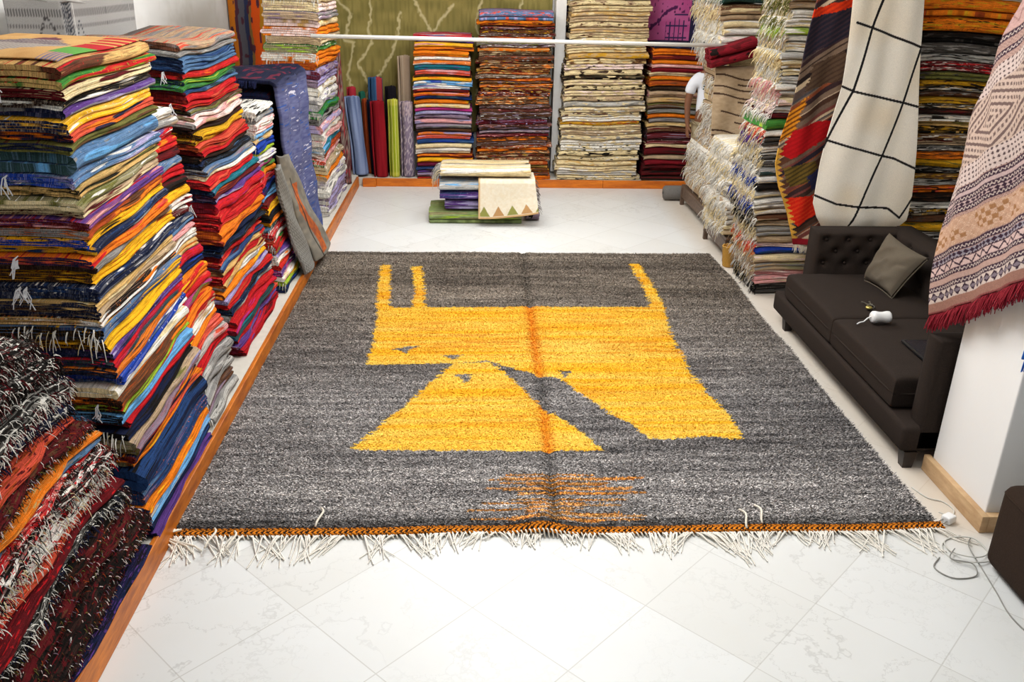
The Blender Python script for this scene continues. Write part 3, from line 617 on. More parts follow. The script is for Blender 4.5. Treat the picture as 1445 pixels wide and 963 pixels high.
# pile: short leaning tufts
n = 430000
px = rng.uniform(XL+.005, XR-.005, n); py = rng.uniform(YF+.012, YB-.004, n)
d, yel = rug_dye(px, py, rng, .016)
tone = rng.rand(n); grey = ~yel
frontk = np.clip((4.6-py)/1.6, 0, 1)
streak = vnoise(px*14, py*70, 41)
tt = np.clip(tone*.84+streak*.24, 0, 1)
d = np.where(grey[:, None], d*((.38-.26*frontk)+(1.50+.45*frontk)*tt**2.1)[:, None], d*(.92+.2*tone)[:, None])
hz = rug_h(px, py); ex, ey = edge_warp(px, py)
ang = rng.uniform(0, 6.283, n); side = np.sign(px-crease_x(py))*np.exp(-np.abs(px-crease_x(py))/.07)*.5
dx = np.cos(ang)*.8+side; dy = np.sin(ang)*.5-.45; nr = np.hypot(dx, dy)+1e-6
ln = rng.uniform(.006, .0115, n); wd = rng.uniform(.0016, .0029, n)
ux, uy = dx/nr, dy/nr; wx, wy = -uy, ux
P0 = np.stack([ex, ey, hz-.003], 1)
mid = P0+np.stack([ux*ln*.4, uy*ln*.4, .006+0*ux], 1); tip = P0+np.stack([ux*ln, uy*ln, .0075+.0018*rng.normal(size=n)], 1)
W = np.stack([wx*wd, wy*wd, 0*wx], 1)
V = np.stack([P0-W, P0+W, mid+W*1.1, mid-W*1.1, tip+W*.5, tip-W*.5], 1).reshape(-1, 3)-np.array(rug.location)
b = np.arange(n)[:, None]*6
F = np.concatenate([b+np.array([[0, 1, 2, 3]]), b+np.array([[3, 2, 4, 5]])])
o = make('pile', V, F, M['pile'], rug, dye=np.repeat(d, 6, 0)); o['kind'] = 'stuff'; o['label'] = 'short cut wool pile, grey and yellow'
# flat-woven selvedge, twisted orange and black
nu, nv = 900, 8
u = np.linspace(XL-.01, XR+.015, nu); v = np.linspace(-.034, .012, nv)
gu, gv = np.meshgrid(u, v, indexing='ij')
ex, ey = edge_warp(gu, YF+gv*0)
edge_y = ey+gv
dgl = np.sin((gu*1.0+gv*1.6)*2*np.pi/.020+vnoise(gu*30, gv*30, 8)*1.5)
row = np.floor((gv+.034)/.0155)
dg = np.sin((gu+np.where(row % 2 == 0, 1, -1)*gv*1.1)*2*np.pi/.021)
dye = np.where((dg > .25)[..., None], lin('#e0821e'), lin('#1b1510'))
zz = .011+.004*np.abs(np.sin((gv+.034)/.0155*np.pi))+.003*(dg > 0)+np.exp(-(((gu-.27)/.09)**2))*.028*np.clip(1+gv/.05, 0, 1)+.004*vnoise(gu*5, gu*0, 6)
V = np.stack([ex, edge_y, zz], -1).reshape(-1, 3)-np.array(rug.location)
o = thicken(make('selvedge', V, grid_faces(nu, nv)[:, ::-1] if False else grid_faces(nu, nv), M['pile'], rug, dye=dye.reshape(-1, 3)), .008)
o['label'] = 'orange and black twisted selvedge band'
# white warp fringe lying on the tiles, gathered in loose bunches
n = 330
bx = np.sort(rng.uniform(XL-.005, XR+.0, n)); ctr = np.round(bx/.19)*.19+(vnoise(np.round(bx/.19)*3.1, bx*0, 9)-.5)*.16
_, ey = edge_warp(bx, bx*0+YF)
gather = np.clip((ctr-bx)/.1, -1.2, 1.2)
long_ = .07+.15*vnoise(bx*3.1, bx*0, 14)
D = np.stack([gather*.8+rng.normal(0, .25, n), -1+0*bx, .35+0*bx], 1)
Vf, Ff = strands(np.stack([bx, ey-.030, .012+0*bx], 1), D, long_*rng.uniform(.6, 1.15, n), rng.uniform(.0030, .0046, n), 1.4, 9, .42, rng, floor=.005)
o = make('fringe', Vf-np.array(rug.location), Ff, M['yarn'], rug); o['ca'] = lin('#f6f0e4'); o['label'] = 'off-white knotted warp fringe'
mb = MB()
for x in np.arange(XL, XR+.01, .0165):   # short overcast stitches along the selvedge
    y = float(edge_warp(np.array([x]), np.array([YF]))[1][0]); z = .014+math.exp(-((x-.27)/.09)**2)*.022
    mb.tube([(x, y-.028, z), (x+.004, y-.037, z-.002), (x+.010, y-.043, .004)], .0032, 5)
for x, y in ((1.06, 2.90), (1.13, 2.93), (-.60, 2.93), (-.98, 2.80), (-.90, 2.78)):
    pts = [(x+.03*t*math.sin(3*t), y-.12*(1-t)-.0, .032+.012*math.sin(t*3)) for t in np.linspace(0, 1, 7)]
    mb.tube(pts, .0045, 6)
for q, (a_, l_) in enumerate(((-.05, .20), (-.035, .21), (-.02, .19), (-.06, .17))):
    mb.tube([(-1.135+.012*q, 2.80, .03), (-1.15+a_*.5, 2.76, .03), (-1.12+.03*q, 2.72, .012), (-1.09+.03*q, 2.80-l_*.6, .006)], .004, 6)
o = mb.build('stitching', M['yarn'], rug, tuple(-c for c in rug.location)); o['ca'] = lin('#e9e1d0'); o['label'] = 'white overcast stitches and loose warp ends'
#PART4
# ------------------------------------------------------------------ hanging and draped cloths
def sheet(name, P, dye, thick, label, cat, group=None, loc=None, parent=None, mat='dye'):
    """P: grid (nu, nv, 3) of points; dye the same grid of colours"""
    nu, nv = P.shape[:2]; loc = np.array(loc if loc is not None else [P[..., 0].mean(), P[..., 1].mean(), P[..., 2].min()])
    o = thicken(make(name, P.reshape(-1, 3)-loc, grid_faces(nu, nv), M[mat], parent, loc, dye=dye.reshape(-1, 3)), thick, 0)
    if parent is None: tag(o, label, cat, group)
    return o
def G(nu, nv): return np.meshgrid(np.linspace(0, 1, nu), np.linspace(0, 1, nv), indexing='ij')
def bands(s, tab):
    """tab: [(upper limit, colour)] from low to high"""
    out = np.zeros(s.shape+(3,)); prev = -1e9
    for hi, c in tab:
        m_ = (s >= prev) & (s < hi); out[m_] = lin(c) if isinstance(c, str) else c; prev = hi
    return out
def edge_fringe(o, pts, d, ln, r, n, col, sag, label, seed=3, curl=.35):
    rg = np.random.RandomState(seed); pts = np.asarray(pts, float)
    t = rg.uniform(0, len(pts)-1.001, n); i = t.astype(int); f = (t-i)[:, None]
    P = pts[i]*(1-f)+pts[i+1]*f; D = np.asarray(d, float)+rg.normal(0, .16, (n, 3))
    V, F = strands(P, D, rg.uniform(.7, 1.15, n)*ln, rg.uniform(.7, 1.3, n)*r, sag, 5, curl, rg, floor=.004)
    fo = make('fringe', V-np.array(o.location), F, M['yarn'], o); fo['ca'] = lin(col); fo['label'] = label; return fo

# right foreground: diamond-patterned kilim over the pillar
u, v = G(300, 520)
z = .66+v*1.95
yl = np.interp(z, [.66, .82, 1.014, 1.398, 1.94, 2.6], [3.372, 3.42, 3.475, 3.475, 3.262, 3.02])
y = yl+(2.66-yl)*u
zb = 2.80-.627*y
z = np.where(z < zb, zb, z)
keep = z
x = 1.945+.012*np.sin(y*13+z*5)+.008*np.sin(y*31-z*9)-.035*np.exp(-((y-2.70)/.08)**2)+.03*np.clip((y-3.3)/.17, 0, 1)**2
P = np.stack([x, y, z], -1)
s = z+.627*y; t = (-y*.85+z*.53)
gr = lin('#c2a496'); dk = lin('#3d2a38'); wh = lin('#d8cabd'); gy = lin('#857a82')
col = np.ones(s.shape+(3,))*gr
fine = (np.sin(s*2*np.pi/.0075+np.sin(t*2*np.pi/.012)) > .55)
col = np.where(fine[..., None], lin('#94766c'), col)
def put(a, b, c, cond=True):
    global col
    m_ = (s >= a) & (s < b) & cond; col = np.where(m_[..., None], c if not isinstance(c, str) else lin(c), col)
def zig(c0, amp, per, w): return np.abs(s-(c0+amp*(np.abs(((t/per) % 1)-.5)*4-1))) < w
def dia(c0, h, per, k=1.): return (np.abs(s-c0)/h+np.abs(((t/per) % 1)-.5)*2*k) < 1
put(2.0, 2.852, '#a07868'); put(2.79, 2.81, '#8d4b48')
put(2.852, 2.902, wh); put(2.852, 2.902, dk, dia(2.877, .024, .042)); put(2.866, 2.888, gy, dia(2.877, .010, .042))
for a in (2.902, 2.955, 3.018, 3.053, 3.217, 3.262, 3.305, 3.80, 3.86, 4.02):
    put(a, a+.026, '#44303f'); put(a, a+.026, wh, zig(a+.013, .006, .018, .003))
put(2.930, 2.955, gr); put(2.981, 3.018, '#d9bfb6'); put(2.981, 3.018, dk, zig(3.0, .014, .06, .005))
put(3.027, 3.050, '#9a96a0'); put(3.027, 3.050, dk, dia(3.039, .011, .030)); put(3.079, 3.081, dk)
blk = (np.floor(t/.028)+np.floor(s/.022)) % 2 == 0
put(3.085, 3.203, '#c9a487'); put(3.105, 3.19, '#a67a52', blk & (vnoise(t*20, s*24, 5) > .45)); put(3.085, 3.203, '#e0c4a8', fine & ~blk)
put(3.243, 3.262, '#c9b3ad'); put(3.288, 3.305, '#c9b3ad'); put(3.243, 3.262, dk, dia(3.252, .009, .03))
lat = (np.abs(((t/.022) % 1)-.5)+np.abs(((s/.022) % 1)-.5)) < .32
put(3.335, 3.425, '#d6c6bb'); put(3.335, 3.425, '#5b4a4c', lat)
put(3.70, 3.775, '#d6c6bb'); put(3.70, 3.775, '#5b4a4c', lat)
dd = np.abs(s-3.56)/.135+np.abs((((t+.13)/.52) % 1)-.5)*2/1.0
put(3.425, 3.70, '#cdb8a6'); put(3.43, 3.695, '#75625c', (np.floor(dd*9) % 2 == 0)); put(3.43, 3.695, '#cdb9a8', ((np.sin(t*2*np.pi/.02) > .3) & (np.floor(dd*9) % 4 == 2)))
put(3.89, 4.02, '#d0aca2'); put(3.89, 4.02, '#a47e78', zig(3.93, .02, .05, .005) | zig(3.98, .02, .05, .005))
put(4.05, 4.3, '#c4a59a'); put(4.10, 4.13, dk); put(4.18, 4.2, dk)
o = sheet('hanging_kilim', P, col*np.array([.80, .76, .77])*(.85+.3*vnoise(t*300, s*300, 3)[..., None]), .010, 'pinkish diamond-patterned kilim with a red fringe, hanging against the white pillar', 'rug')
pts = [(x[i, 0], y[i, 0], z[i, 0]) for i in range(0, 300, 6)]
edge_fringe(o, pts, (-.1, 0, -1), .075, .0032, 620, '#8f2430', 1.0, 'dark red fringe')

# striped kilim hanging in front of the fringed stack
u, v = G(200, 460)
z = .41+v*2.2
xl = np.interp(z, [.41, .62, .78, .927, 1.066, 1.278, 1.683, 1.877, 2.6], [2.06, 1.993, 1.916, 1.877, 1.884, 1.924, 1.957, 1.989, 2.03])
x = xl+(2.40-xl)*u; y = 5.335+.012*np.sin(x*22+z*4)+.006*np.sin(x*47-z*7)
P = np.stack([x, y, z], -1); s = z-.71*x
rg = np.random.RandomState(12)
tabc = ['#4a3328', '#2a211f', '#6e5a4c', '#3a2a2c', '#7d6857', '#58382a', '#8a4a30', '#2c2630', '#5a4a44', '#c9b291', '#3c2e28', '#75403a', '#4c4a4e']
tb = []; c0 = -1.4
while c0 < 2.0:
    w_ = rg.choice([.006, .010, .016, .024, .034]); c0 += w_; tb.append((c0, tabc[rg.randint(len(tabc))] if w_ > .007 else '#cdb598'))
col = bands(s, tb)
jj = (vnoise(np.floor(z/.008), z*0, 2)-.5)*.02
def patch(poly, c, c2=None):
    global col
    m_ = inpoly(x+jj, z, poly)
    cc = np.ones(x.shape+(3,))*lin(c)
    if c2: cc = np.where((np.sin(s*2*np.pi/.03) > .2)[..., None], lin(c2), cc)
    col = np.where(m_[..., None], cc, col)
patch([(1.954, 1.131), (2.10, 1.19), (2.30, 1.20), (2.30, 1.10), (2.181, 1.091), (1.971, .958), (1.90, .98)], '#b3161c', '#a51518')
patch([(1.93, .70), (2.139, .735), (2.20, .62), (2.06, .53)], '#cf2416', '#d83a1c')
patch([(1.9, 1.80), (2.4, 1.96), (2.4, 1.88), (2.203, 1.842), (1.95, 1.761)], '#d83a14', '#c22e18')
patch([(1.9, 1.76), (2.203, 1.842), (2.4, 1.80), (2.4, 1.66), (2.21, 1.687), (1.9, 1.52)], '#262430', '#3a2c34')
patch([(2.013, 1.341), (1.957, 1.109), (1.86, 1.046), (1.89, 1.215), (1.93, 1.25)], '#d98a22', '#7a4416')
patch([(2.02, 1.52), (2.2, 1.60), (2.24, 1.45), (1.99, 1.36)], '#5b4636', '#4c3a2e')
patch([(1.93, .90), (2.12, .95), (2.16, .84), (1.98, .78)], '#6f5a26', '#4a3e20')
patch([(2.08, .85), (2.2, .93), (2.22, .80), (2.12, .76)], '#2a2f55', '#34304a')
sawt = .035*(1-np.abs(((z/.034) % 1)-.5)*2)+.006
col = np.where((((x-xl) < sawt) & (z < 1.02))[..., None], lin('#d9a444'), col)
col = np.where((z < .45)[..., None], lin('#8e1c26'), col)
o = sheet('hanging_kilim', P, col*(.85+.3*vnoise(x*250, z*250, 3)[..., None]), .008, 'brown kilim with slanting stripes and red blocks, hanging left of the cream blanket', 'rug')
edge_fringe(o, [(xx, 5.335, .412) for xx in np.linspace(2.06, 2.38, 12)], (0, -.1, -1), .06, .0026, 130, '#e4dac6', 1., 'white end fringe')

# cream blanket with a black line grid
u, v = G(210, 500)
z = .575+v*2.03
eL = np.interp(z, [.575, .64, .721, .972, 1.417, 1.884, 2.6], [2.165, 2.115, 2.083, 2.094, 2.142, 2.127, 2.13])
eR = np.interp(z, [.575, .62, .762, 1.311, 1.892, 2.6], [2.66, 2.69, 2.687, 2.614, 2.531, 2.50])
x = eL+(eR-eL)*u
y = 5.165-.020*np.sin(u*np.pi)+.010*np.sin(u*9+z*2)+.008*np.sin(z*7+u*4)+.006*np.sin(u*17-z*5)+.03*np.clip((.66-z)/.09, 0, 1)**2
P = np.stack([x, y, z], -1)
LN = [[(2.42, 2.6), (2.296, 1.887), (2.259, 1.737), (2.208, 1.398), (2.11, 1.099), (2.085, 1.02)], [(2.62, 2.1), (2.60, 1.83), (2.568, 1.631), (2.516, 1.33), (2.448, 1.019), (2.36, .71), (2.311, .55)],
 [(2.164, 1.766), (2.267, 1.737), (2.567, 1.639), (2.61, 1.61)], [(2.10, 1.43), (2.142, 1.417), (2.214, 1.39), (2.516, 1.33), (2.64, 1.30)], [(2.06, 1.12), (2.109, 1.103), (2.448, 1.019), (2.529, 1.003), (2.70, .93)],
 [(2.05, .78), (2.09, .769), (2.22, .722), (2.361, .706), (2.554, .694), (2.636, .636), (2.665, .70), (2.70, .79)]]
dmin = np.min([segdist(x, z, l) for l in LN], axis=0)
col = np.ones(x.shape+(3,))*lin('#ebe4d6'); col = mixn(col, lin('#e0cfb2'), np.clip((vnoise(x*7, z*4, 9)-.55)*1.6, 0, 1)); col = np.where((dmin < .0068)[..., None], lin('#1c191a'), col)
sheet('hanging_blanket', P, col, .012, 'cream wool blanket with a black line grid, hanging behind the sofa', 'blanket')
struct(MB().tube([(1.7, 5.24, 2.63), (3.40, 5.24, 2.63)], .02, 12).build('hanging_rail', M['whitep']))  # unseen rail above, from which the cloths hang

# olive rug on the back wall
u, v = G(330, 260)
x = -1.42+u*2.20; z = .45+v*1.95; y = 9.19+.008*np.sin(x*9+z*2)
ln_ = [[(-1.375, 1.75), (-1.20, 1.58), (-1.28, 1.33), (-1.18, 1.31), (-1.268, 1.006), (-1.2, .8)], [(-1.02, 1.8), (-1.0, 1.60), (-1.035, 1.447), (-1.00, 1.315), (-1.156, 1.11), (-1.05, .9), (-1.13, .6)],
 [(-.62, 1.8), (-.52, 1.60), (-.40, 1.40), (-.336, 1.525), (-.195, 1.68)], [(-.40, 1.38), (-.33, 1.1), (-.42, .8)], [(-.92, 1.05), (-.82, 1.2), (-.76, 1.35), (-.72, 1.6)], [(-.98, .95), (-.86, 1.15)], [(.1, 1.8), (.02, 1.5), (.12, 1.2), (.03, .8)], [(.5, 1.8), (.42, 1.5), (.55, 1.2)]]
jx = x+(vnoise(x*40, z*40, 6)-.5)*.03
dm = np.min([segdist(jx, z, l) for l in ln_], axis=0)
col = mixn(lin('#7f7440'), lin('#97894f'), vnoise(x*5, z*16, 2)); col = mixn(col, lin('#6b6234'), np.clip(vnoise(x*60, z*9, 4)*1.2-.5, 0, 1))
col = mixn(col, lin('#cfc191'), np.clip(1.3-dm/.014, 0, 1)*.8)
sheet('hanging_rug', np.stack([x, y, z], -1), col, .014, 'olive green wool rug with pale zigzag lines, hanging on the back wall', 'rug')
# pink rug
u, v = G(140, 200)
x = 1.66+u*.62; z = .9+v*1.5; y = 9.19+.006*np.sin(x*12)
col = mixn(lin('#c2528f'), lin('#d06ba2'), vnoise(x*8, z*20, 3))
mot = (np.floor(x/.022)+np.floor(z/.026)) % 3
bx = (x > 1.92) & (x < 2.14) & (z > 1.30) & (z < 1.68); fr = bx & (((np.abs(((x-1.92)/.045 % 1)-.5) > .36) & (z < 1.60-.25*np.abs(x-2.0))) | (np.abs(((z-1.3)/.11 % 1)-.5) > .43)) & ~((x < 2.0) & (z > 1.56))
col = np.where(fr[..., None], lin('#39305a'), col)
br_ = segdist(x+(vnoise(x*50, z*50, 2)-.5)*.03, z, [(1.75, 1.48), (1.84, 1.56), (1.93, 1.66), (2.02, 1.70)]) < .014
col = np.where((br_ | ((vnoise(x*40, z*40, 8) > .86) & (z > 1.4)))[..., None], lin('#5a2a58'), col)
col = np.where((x > 2.165)[..., None], lin('#2f2a46'), col); col = np.where(((x > 2.20) & (mot == 0))[..., None], lin('#5d5684'), col)
sheet('hanging_rug', np.stack([x, y, z], -1), col, .012, 'bright pink rug with dark purple motifs, hanging on the back wall', 'rug')
u, v = G(40, 200)
x = .905+u*.17; z = .5+v*1.9; y = 9.195+.004*np.sin(z*9)
col = mixn(lin('#4c3558'), lin('#a68aa0'), (vnoise(x*40, z*26, 7) > .6)*1.)
sheet('hanging_rug', np.stack([x, y, z], -1), col, .012, 'narrow purple patterned rug hanging between the pillar and the cream stack', 'rug')
u, v = G(60, 160)
x = -2.385+u*.33; z = .9+v*1.4; y = 9.19+.01*np.sin(x*30)
col = bands((x+2.385)/.33+.02*np.sin(z*14), [(.18, '#d07a24'), (.26, '#54303c'), (.45, '#5c5a63'), (.58, '#343a58'), (.66, '#8a6a3a'), (.9, '#e0581c'), (2, '#b98024')])
col = np.where(((vnoise(x*30, z*12, 4) > .72))[..., None], lin('#54303c'), col)
sheet('hanging_rug', np.stack([x, y, z], -1), col, .012, 'orange and grey striped rug hanging in the far left corner', 'rug')
# grey patterned weave over the bundle behind the front left stack
def rbox(a, b, r, n=10):
    """closed rounded box as points, for cloth-covered bundles"""
    o_ = MB().box(a, b, r, 4); return o_
bd = empty('draped_rug', (-2.06, 4.92, .092))
tag(bd, 'pale grey patterned flatweave covering a tall bundle behind the front left stack', 'rug')
u, v = G(220, 200)
per = u*(.30+.85+.30); z = .10+v*1.73
px_ = np.where(per < .30, -2.205+per, np.where(per < 1.15, -1.905, -1.905-(per-1.15))); py_ = np.where(per < .30, 4.47, np.where(per < 1.15, 4.47+per-.30, 5.32))
px_ = px_-.02*np.exp(-((per-.30)/.02)**2)+.006*np.sin(z*8+per*9); py_ = py_+.02*np.exp(-((per-.30)/.02)**2)+.005*np.sin(per*14)
col = np.ones(per.shape+(3,))*lin('#a8a5a1')
row_ = np.abs(z-1.775) < .018; col = np.where((row_ & ((per/.013 % 1) < .5))[..., None], lin('#5a5756'), col)
row_ = np.abs(z-1.715) < .010; col = np.where((row_ & ((per/.013 % 1) < .5))[..., None], lin('#6a6766'), col)
chv = np.abs((z-1.60)-.16*(1-np.abs(per-.19)/.09)) < .012; col = np.where((chv & (np.abs(per-.19) < .09) & ((z/.014 % 1) < .55))[..., None], lin('#4e4b4b'), col)
ck = (per > .275) & (per < .335); col = np.where((ck & ((np.floor(per/.010)+np.floor(z/.010)) % 2 == 0))[..., None], lin('#3c3f48'), col)
col = np.where(((per > .345) & (per < .355))[..., None], lin('#d2cfc9'), col)
chv = np.abs((z-1.60)-.14*(1-np.abs(per-.40)/.07)) < .014; col = np.where((chv & (np.abs(per-.40) < .07) & ((z/.016 % 1) < .5))[..., None], lin('#3c3f48'), col)
sheet('side_cover', np.stack([px_, py_, z], -1)-np.array([0, 0, 0]), col, .012, '', '', loc=(0, 0, 0), parent=bd).location = tuple(-c for c in bd.location)
u, v = G(40, 90)
x = -2.21+u*.31; y = 4.465+v*.86; z = 1.832+.012*np.sin(x*20)+.01*np.sin(y*9)
sheet('top_cover', np.stack([x, y, z], -1), np.ones(x.shape+(3,))*lin('#b3b0ab'), .014, '', '', loc=(0, 0, 0), parent=bd).location = tuple(-c for c in bd.location)

# blue runner draped over the dark stack
u, v = G(200, 420)
sv = v*1.62                                         # along the cloth: .42 on top, then down the aisle side
zt = 1.325
onx = -1.685+np.minimum(sv, .40); r_ = .05
xf = np.interp(np.clip(sv-.40, 0, 2), [0, .05, .10, .3, .7, 1.22], [-1.285, -1.248, -1.236, -1.238, -1.225, -1.192])
x = np.where(sv < .40, onx, xf)
z = np.where(sv < .40, zt, np.interp(np.clip(sv-.40, 0, 2), [0, .05, .10, 1.22], [zt, zt-.022, zt-.065, .125]))
y0_ = np.interp(z, [.12, 1.3], [5.80, 5.76]); y = y0_+u*(.93+.02*np.sin(sv*6))
x = x+.010*np.sin(y*17+sv*3)*(sv > .45)+.006*np.sin(sv*21)*(sv > .45); z = z+.008*np.sin(y*11+sv*9)*(sv < .45)
lineV = np.floor((sv+.012*vnoise(y*3, sv*2, 19))/.0075); h1 = vnoise(lineV*3.3, y*7, 4); h2 = vnoise(sv*170+vnoise(y*9, sv*5, 8)*2, y*14, 5); dn = np.clip((sv-.42)/1.2, 0, 1)
col = mixn(lin('#0d0f1e'), lin('#181c36'), h1); lv = mixn(lin('#3c4070'), lin('#777a9c'), .5*h1+.5*vnoise(sv*90, y*16, 15)); lv = mixn(lv, lin('#34508e'), np.clip((dn-.55)*2.2, 0, 1)*.8*h2)
col = mixn(col, lv, np.clip((sv-.43)/.10, 0, 1)*.9)
col = np.where(((h2 > .77) & (h1 > .45) & (vnoise(sv*8, y*4, 16) > .40) & (sv > .5))[..., None], lin('#c9c6d2'), col); col = np.where(((h1 > .86) & (sv > .46))[..., None], lin('#2b4f96'), col)
col = np.where(((sv < .42) & (vnoise(sv*30, y*18, 9) > .72))[..., None], lin('#5a1c30'), col)
o = sheet('draped_runner', np.stack([x, y, z], -1), col, .022, 'blue and lavender woven runner draped over the dark left stack', 'rug')
edge_fringe(o, [(x[0, j], y[0, j]-.004, z[0, j]) for j in range(0, 90, 6)], (0, -.6, -.6), .045, .0022, 120, '#23284c', 1.2, 'navy end fringe')

# two folded kilims leaning on the bright stack
def leaning(top, bot, t, dyef, label, fr=None):
    u, v = G(46, 120)
    A, B_, C_, D_ = (np.array(p) for p in (*bot, *top))       # bottom near, bottom far, top near, top far
    Pq = (A*(1-u[..., None])+B_*u[..., None])*(1-v[..., None])+(C_*(1-u[..., None])+D_*u[..., None])*v[..., None]
    Pq[..., 0] += t*.9*np.sin(np.pi*u)**.5*(1-.5*v)+.006*np.sin(v*13+u*5)-.02*np.sin(np.pi*v)
    Pq[..., 2] = np.maximum(Pq[..., 2], .104)
    o = sheet('leaning_kilim', Pq, dyef(u, v), t, label, 'rug', 'folded grey kilims leaning at the platform edge')
    o.modifiers['thickness'].offset = -1
    if fr: edge_fringe(o, [Pq[k_, 1+j] for k_, j in fr], (.6, -.5, -.4), .05, .0028, 90, '#8b8782', 1.2, 'grey wool fringe')
    return o
def dyeA(u, v):
    c = mixn(lin('#6f6b64'), lin('#8d8678'), vnoise(u*9, v*30, 3)); e = np.abs(u-.42-.12*np.sin(v*9)) < .11+.05*vnoise(v*14, u*0, 4)
    c = np.where((e & (v > .03) & (v < .74))[..., None], mixn(lin('#c9682c'), lin('#8a4a36'), vnoise(u*20, v*40, 5)), c)
    return np.where(((np.abs(u-.3) < .03) & (v < .8))[..., None], lin('#3a3834'), c)
def dyeB(u, v):
    return np.where((((np.floor(u*18)+np.floor(v*52)) % 2) == 0)[..., None], lin('#8f8d88'), lin('#67655f'))
leaning([(-1.215, 5.50, .90), (-1.190, 5.72, .88)], [(-1.100, 5.86, .104), (-1.062, 6.33, .104)], .030, dyeA, 'grey kilim with an orange embroidered band, leaning against the left stacks')
leaning([(-1.215, 5.40, .84), (-1.20, 5.50, .86)], [(-1.125, 5.58, .104), (-1.105, 5.85, .104)], .030, dyeB, 'grey dotted kilim leaning left of the orange-banded one', fr=[(0, j) for j in range(4, 50, 3)])

# ------------------------------------------------------------------ standing rolled rugs
def roll(x, y, r_, z0, z1, cols, label, lean=(0, 0), seed=1, cat='rug', group='rolled rugs standing in the back corner', wr=1., bandf=None):
    r = r_
    n = 64; m_ = 40; rg = np.random.RandomState(seed)
    th = np.linspace(0, 2*np.pi*2.6, 110); rr = np.interp(th, [0, th[-1]], [r*.18, r*.97]); rr = rr*(1+.02*np.sin(th*3+seed))
    zz = np.linspace(z0, z1, m_); V = np.zeros((m_, 110, 3))
    k_ = (zz-z0)/(z1-z0)
    fold = 1+.035*wr*np.sin(th[None]*2+k_[:, None]*7+seed)+.02*wr*np.sin(th[None]*5-k_[:, None]*3)
    V[..., 0] = lean[0]*k_[:, None]+rr[None]*fold*np.cos(th)[None]; V[..., 1] = lean[1]*k_[:, None]+rr[None]*fold*np.sin(th)[None]
    V[..., 2] = zz[:, None]-z0+.012*np.sin(th*1.3)[None]*(k_[:, None] > .97)*(th < th[-1]*.8)[None]
    c1, c2 = lin(cols[0]), lin(cols[1]); f = vnoise(th[None]*4.0+0*k_[:, None], k_[:, None]*3+0*th[None], seed)
    col = mixn(c1, c2, np.clip(f*1.4-.2, 0, 1))
    if bandf: col = bandf(col, th[None]+0*k_[:, None], k_[:, None]+0*th[None])
    o = thicken(make('rolled_rug', V.reshape(-1, 3), grid_faces(m_, 110), M['dye'], None, (x, y, z0), dye=col.reshape(-1, 3)), min(.012, r*.12), 0)
    # twine round the roll
    tag(o, label, cat, group); return o
roll(-1.120, 8.76, .080, .092, .84, ('#5b6a8e', '#8f9ec0'), 'blue-grey rolled rug, leftmost in the front row of rolls', (-.055, .02), 1, wr=1.6)
roll(-1.055, 8.90, .030, .072, .80, ('#a84a22', '#7d3218'), 'thin rust rolled rug between the blue-grey and red rolls', (-.02, .02), 2)
roll(-1.000, 8.865, .030, .072, .80, ('#1a1a26', '#23283c'), 'thin black rolled rug left of the red roll', (-.02, .0), 3)
o = roll(-.917, 8.76, .077, .072, .80, ('#7d121c', '#931a24'), 'deep red rolled rug in the front row of rolls', (-.015, .01), 4)
def b_green(c, th, k): return np.where(((np.sin(th*9) > .75))[..., None], lin('#d6d67a'), np.where(((k < .06) | (k > .93))[..., None], lin('#b9b83a'), c))
roll(-.780, 8.76, .056, .072, .82, ('#8d9a22', '#a5ae30'), 'lime green rolled rug in the front row of rolls', (.0, .0), 5, bandf=b_green)
def b_mauve(c, th, k):
    d_ = (np.abs(((th/1.1) % 1)-.5)+np.abs(((k*7) % 1)-.5)); c = np.where(((d_ > .34) & (d_ < .46))[..., None], lin('#c6b8ba'), c)
    return np.where(((k > .84) & (vnoise(th*5, k*40, 3) > .5))[..., None], lin('#b7a2a4'), c)
roll(-.648, 8.775, .073, .072, .80, ('#6f6276', '#8a7b8c'), 'mauve rolled rug with pale diamonds, right end of the rolls', (-.005, .0), 6, bandf=b_mauve)
roll(-1.20, 8.94, .048, .092, .91, ('#a02632', '#b53440'), 'small bright red roll behind the blue-grey roll', (.0, .0), 7)
roll(-1.105, 8.99, .036, .092, .86, ('#1f5a48', '#2a6d58'), 'small dark green roll behind the blue-grey roll', (.0, .0), 8)
def b_blue(c, th, k): return np.where(((np.sin(th*2.2+1) > .45) & (k > .7))[..., None], lin('#a5383c'), c)
roll(-.965, 8.995, .078, .072, 1.00, ('#26486e', '#3d6288'), 'blue and red roll in the second row behind the red roll', (.0, .0), 9, bandf=b_blue)
roll(-.815, 8.96, .062, .072, .92, ('#16141a', '#221f26'), 'black roll in the second row behind the lime roll', (.0, .0), 10)
roll(-.675, 8.96, .070, .072, 1.21, ('#a58f78', '#c4b098'), 'beige rolled rug, tallest of the rolls', (.0, .0), 11, wr=1.8)
def b_red(c, th, k): return np.where((vnoise(th*9, k*70, 4) > .62)[..., None], lin('#8a7b70'), np.where((vnoise(th*7, k*50, 6) > .72)[..., None], lin('#a83238'), c))
roll(-1.215, 8.33, .062, .092, 1.30, ('#4a2228', '#5b3a38'), 'dark red speckled roll standing alone beside the pale left stack', (-.045, .02), 12, bandf=b_red, group='rolled rugs standing in the back corner')

